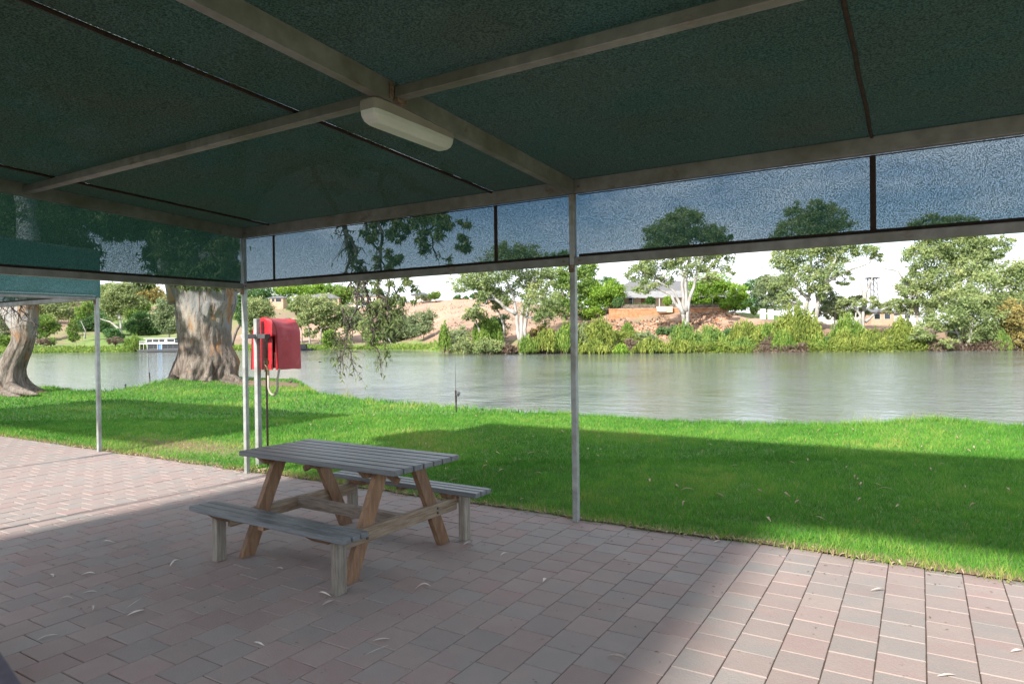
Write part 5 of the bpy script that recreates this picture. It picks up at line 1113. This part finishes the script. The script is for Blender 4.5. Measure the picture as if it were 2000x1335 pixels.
house('ridge_house', 'long tan single-storey house with grey hipped roof on the ridge', 592, 662, 592, 583, 573, 285, 'tan', 'ironroof', [(.12, .15, 1.0, 1.5), (.3, .15, 1.8, 1.4), (.52, .15, 1.6, 1.4), (.75, .15, 2., 1.4), (.92, .15, .9, 1.4)], 11)
t, L_, H_ = house('ridge_house', 'two-storey cream house with grey roof and balcony on the ridge', 690, 736, 600, 579, 572, 262, 'cream', 'ironroof', [(.15, .6, 1.1, 1.1), (.4, .6, 1.4, 1.1), (.68, .6, 1.4, 1.1), (.9, .6, .8, 1.1), (.2, .1, 1.5, 1.4), (.5, .1, 1.8, 1.4), (.8, .1, 1.4, 1.4)], 8)
MB().box(-.2, L_+.2, -1.4, -.01, H_*.46, H_*.52).build('balcony', 'ironroof', t)
MB().box(-.5, L_+.5, -1.9, -1.5, -3, H_*.12).build('retaining_wall', 'white', t)
house('ridge_house', 'small timber house with a dark open carport on the ridge', 527, 553, 590, 582, 578, 268, 'tan', 'ironroof', [(.25, .1, 1.0, 1.2), (.65, .1, 2.2, 1.3)], 6)
house('ridge_house', 'white house with a dark hipped roof on the ridge skyline', 804, 836, 584, 576.5, 571, 272, 'white', 'darkroof', [(.3, .2, 1.2, 1.0), (.7, .2, 1.2, 1.0)], 8)
house('riverside_building', 'low white building behind the nearly bare gum', 1640, 1696, 622, 606, 599, 150, 'white', 'verandah', [(.2, .2, 1.3, 1.1), (.5, .2, 1.3, 1.1), (.8, .2, 1.3, 1.1)], 8, cat='building')
house('riverside_building', 'pale building with cream wall below the lattice tower', 1702, 1746, 626, 610, 603, 146, 'tan', 'ironroof', [(.25, .2, 1.2, 1.1), (.7, .2, 1.2, 1.1)], 8, cat='building')
house('riverside_building', 'small white shed between tree trunks at right', 1760, 1784, 624, 611, 606, 150, 'white', 'verandah', [(.5, .2, 1.2, 1.0)], 6, cat='building')
# lattice tower
d = 175; B = at(1704, 620, d); t = thing('lattice_tower', 'grey steel lattice tower with a flat platform behind the trees', 'tower', B, RZ)
Ht = px2m(620-544, d); w0, w1 = 1.25, .8
for sx in (-1, 1):
    for sy in (-1, 1): MB().bar((sx*w0, sy*w0, 0), (sx*w1, sy*w1, Ht), .2, .2).build('leg', 'ironroof', t)
for sx in (-1, 1):
    b = MB()
    for k in range(7):
        z0, z1 = Ht*k/7, Ht*(k+1)/7; wa = w0+(w1-w0)*k/7; wb = w0+(w1-w0)*(k+1)/7
        b.bar((-wa, sx*wa, z0), (wb, sx*wb, z1), .08, .08); b.bar((wa, sx*wa, z0), (-wb, sx*wb, z1), .08, .08); b.bar((sx*wa, -wa, z0), (sx*wb, wb, z1), .08, .08); b.bar((-wb, sx*wb, z1), (wb, sx*wb, z1), .09, .09)
    b.build('brace', 'ironroof', t)
MB().box(-1.35, 1.35, -1.35, 1.35, Ht+.002, Ht+.3).build('platform', 'darkmetal', t)
b = MB(); b.tube([(0, 0, Ht+.3), (0, 0, Ht+1.0)], .15, 8); b.build('mast', 'ironroof', t)

# ------------------------------------------------------------------ boats and bank furniture
def houseboat():
    d = 168; B = at(270, 687.6, d); B[2] = -1.2; t = thing('houseboat', 'white two-deck houseboat with dark windows moored at the far left bank', 'houseboat', B, RZ)
    L_ = px2m(80, d); k = px2m(1, d)
    h = MB(); h.add([(0, 0, .10), (L_, 0, .10), (L_, 4, .10), (0, 4, .10), (-.4, -.1, .55), (L_+.1, -.1, .55), (L_+.1, 4.1, .55), (-.4, 4.1, .55)], [(0,3,2,1),(4,5,6,7),(0,1,5,4),(1,2,6,5),(2,3,7,6),(3,0,4,7)]); h.build('hull', 'darkmetal', t)
    MB().box(-.3, L_+.05, .0, 4, .552, .64).build('deck', 'darkmetal', t)
    MB().box(2.1, L_-.1, .35, 3.7, .642, 2.0).build('cabin', 'darkmetal', t)
    for x0, x1 in ((2.4, 3.5), (3.7, 4.7), (6.0, 7.1), (7.3, 8.4), (8.6, 9.7)): 
        MB().box(x0, x1, .30, .348, .95, 1.8).build('window', 'glass', t)
    MB().box(4.85, 5.75, .29, .348, .66, 1.85).build('door', 'bluepaint', t)
    MB().box(.2, L_+.05, .05, 3.95, 2.002, 2.18).build('upper_deck', 'white', t)
    for x in (.35, 1.3, 2.2, 4.78, 5.85, L_-.1): MB().box(x-.04, x+.04, .08, .16, .64, 2.0).build('deck_post', 'white', t)
    MB().box(1.6, 8.9, .6, 3.5, 2.182, 3.35).build('upper_cabin', 'white', t)
    for x0, x1 in ((1.9, 3.2), (3.4, 4.8), (5.0, 6.3), (7.0, 8.7)): MB().box(x0, x1, .55, .598, 2.5, 3.1).build('window', 'glass', t)
    MB().box(1.2, 9.2, .3, 3.8, 3.352, 3.5).build('roof', 'white', t)
    b = MB()
    for i in range(10): b.box(.25+i*.16*1, .28+i*.16, .1, .13, 2.18, 2.75)
    b.box(.2, 1.9, .09, .14, 2.75, 2.8); b.build('railing', 'white', t)
    b = MB(); b.add([(8.9, .6, 2.19), (9.8, .6, 2.19), (8.95, .6, 3.3), (8.9, 3.5, 2.19), (9.8, 3.5, 2.19), (8.95, 3.5, 3.3)], [(0,1,2), (5,4,3), (1,4,5,2), (0,2,5,3)]); b.build('windscreen', 'glass', t)
houseboat()
d = 163; B = at(583, 686, d); B[2] = -1.2; t = thing('small_boat', 'small dark boat moored behind the red hose cover', 'boat', B, RZ)
b = MB(); b.add([(0, .3, 0), (2.9, .3, 0), (2.9, 1.5, 0), (0, 1.5, 0), (-.2, 0, .45), (3.3, 0, .45), (3.3, 1.8, .45), (-.2, 1.8, .45)], [(0,3,2,1),(4,5,6,7),(0,1,5,4),(1,2,6,5),(2,3,7,6),(3,0,4,7)]); b.build('hull', 'darkmetal', t)
MB().box(.1, 1.7, .2, 1.6, .452, 1.5).build('cabin', 'darkmetal', t); MB().box(.3, 1.5, .16, .198, .85, 1.35).build('window', 'glass', t); MB().box(0, 1.9, .1, 1.7, 1.502, 1.6).build('canopy', 'ironroof', t)
d = 170; B = foot(600, d); t = thing('jetty_rail', 'low dark railing along the far path behind the hose cover', 'fence', B, RZ)
for i in range(9): MB().box(i*.95-.05, i*.95+.05, 0, .1, 0, 1.0).build('post', 'darkmetal', t)
MB().box(-.1, 7.8, .02, .08, .9, 1.0).build('rail', 'darkmetal', t)
# fishing rods in holders on the near bank
def rod(label, px, py, topx, topy, d, reel=True):
    B = at(px, py, d); T = at(topx, topy, d)-B; t = thing('fishing_rod', label, 'fishing rod', B)
    MB().tube([T*f for f in (.34, .6, .8, 1)], [.006, .005, .004, .0025], 6).build('blank', 'darkmetal', t)
    MB().tube([T*-.05, T*.12, T*.13, T*.34], [.012, .014, .019, .017], 8).build('handle', 'cord', t)
    if reel:
        b = MB(); b.lathe([(.01, 0), (.035, .005), (.038, .03), (.025, .035), (.025, .06), (.038, .065), (.03, .075)], 12, Matrix.Translation(Vector(T*.27)+Vector((.05, -.02, -.02))) @ Matrix.Rotation(.6, 4, 'Y'))
        b.bar(tuple(T*.27), tuple(Vector(T*.27)+Vector((.07, -.02, -.02))), .012, .012); b.build('reel', 'darkmetal', t)
    return t
rod('dark fishing rod with reel standing at the middle of the lawn edge', 891, 799, 888.5, 690, 12.9)
rod('thin fishing rod standing left of the huge gum tree', 293, 745, 289, 692, 22.0, False)
B = ground_pt(245, 760); t = thing('stake', 'short dark stake at the lawn edge left of the huge gum', 'stake', B); b = MB(); b.tube([(0, 0, -.1), (0, 0, .13)], .025, 7); b.build('shaft', 'darkmetal', t); MB().lathe([(.03, .131), (.04, .15), (.02, .18)], 8).build('cap', 'darkmetal', t)
# tall weeds at the water's edge
def weeds(label, px, py, d, n, h, w, tint):
    B = at(px, py, d); t = thing('weed_clump', label, 'weeds', B); P_ = np.stack([RNG.normal(0, w, n), RNG.normal(0, w*.5, n), np.zeros(n)-.02], 1)
    V, T_i = blades(0, P_, h*RNG.uniform(.4, 1.2, n), .008, np.clip(RNG.normal(tint, .1, n), 0, 1), .25); raw('blades', V, np.arange(len(V)).reshape(-1, 3), M['grass'], parent=t, attrs={'tint': T_i})
weeds('sparse tall weeds at the lawn edge below the willows', 1695, 832, 12.6, 60, .30, .12, .75)
weeds('dry seeding grass stems on the lawn edge at right', 1815, 828, 13.2, 110, .30, .28, .8)
weeds('thick bright grass tuft on the bank at right', 1775, 832, 13.0, 700, .12, .30, .5)
weeds('small weed sprigs at the bank behind the table', 722, 786, 14.2, 40, .22, .12, .7)
weeds('little brown weed tuft on the bank left of centre', 675, 772, 15.0, 25, .25, .08, .8)

# ------------------------------------------------------------------ unseen brick block added behind the viewer, sized for the shade across the paving
t = thing('shade_block', 'unseen tall red brick block added behind the shelter to shade the paving', 'building', (-.32, -12, 0))
MB().box(0, 5.22, -6, 0, -.1, 7.75).build('wall', 'brick', t)
hip(MB(), 0.1, 5.12, -5.9, -.1, 7.76, 8.3, 2.2, .1).build('roof', 'ironroof', t)
for x in (1.2, 2.6, 4.0):
    for z_ in (1.3, 4.6):
        o = MB(); o.box(x-.4, x+.4, .003, .06, z_, z_+1.1); fr = o.build('window', 'white', t); MB().box(x-.33, x+.33, .062, .08, z_+.07, z_+1.03).build('pane', 'glass', fr)
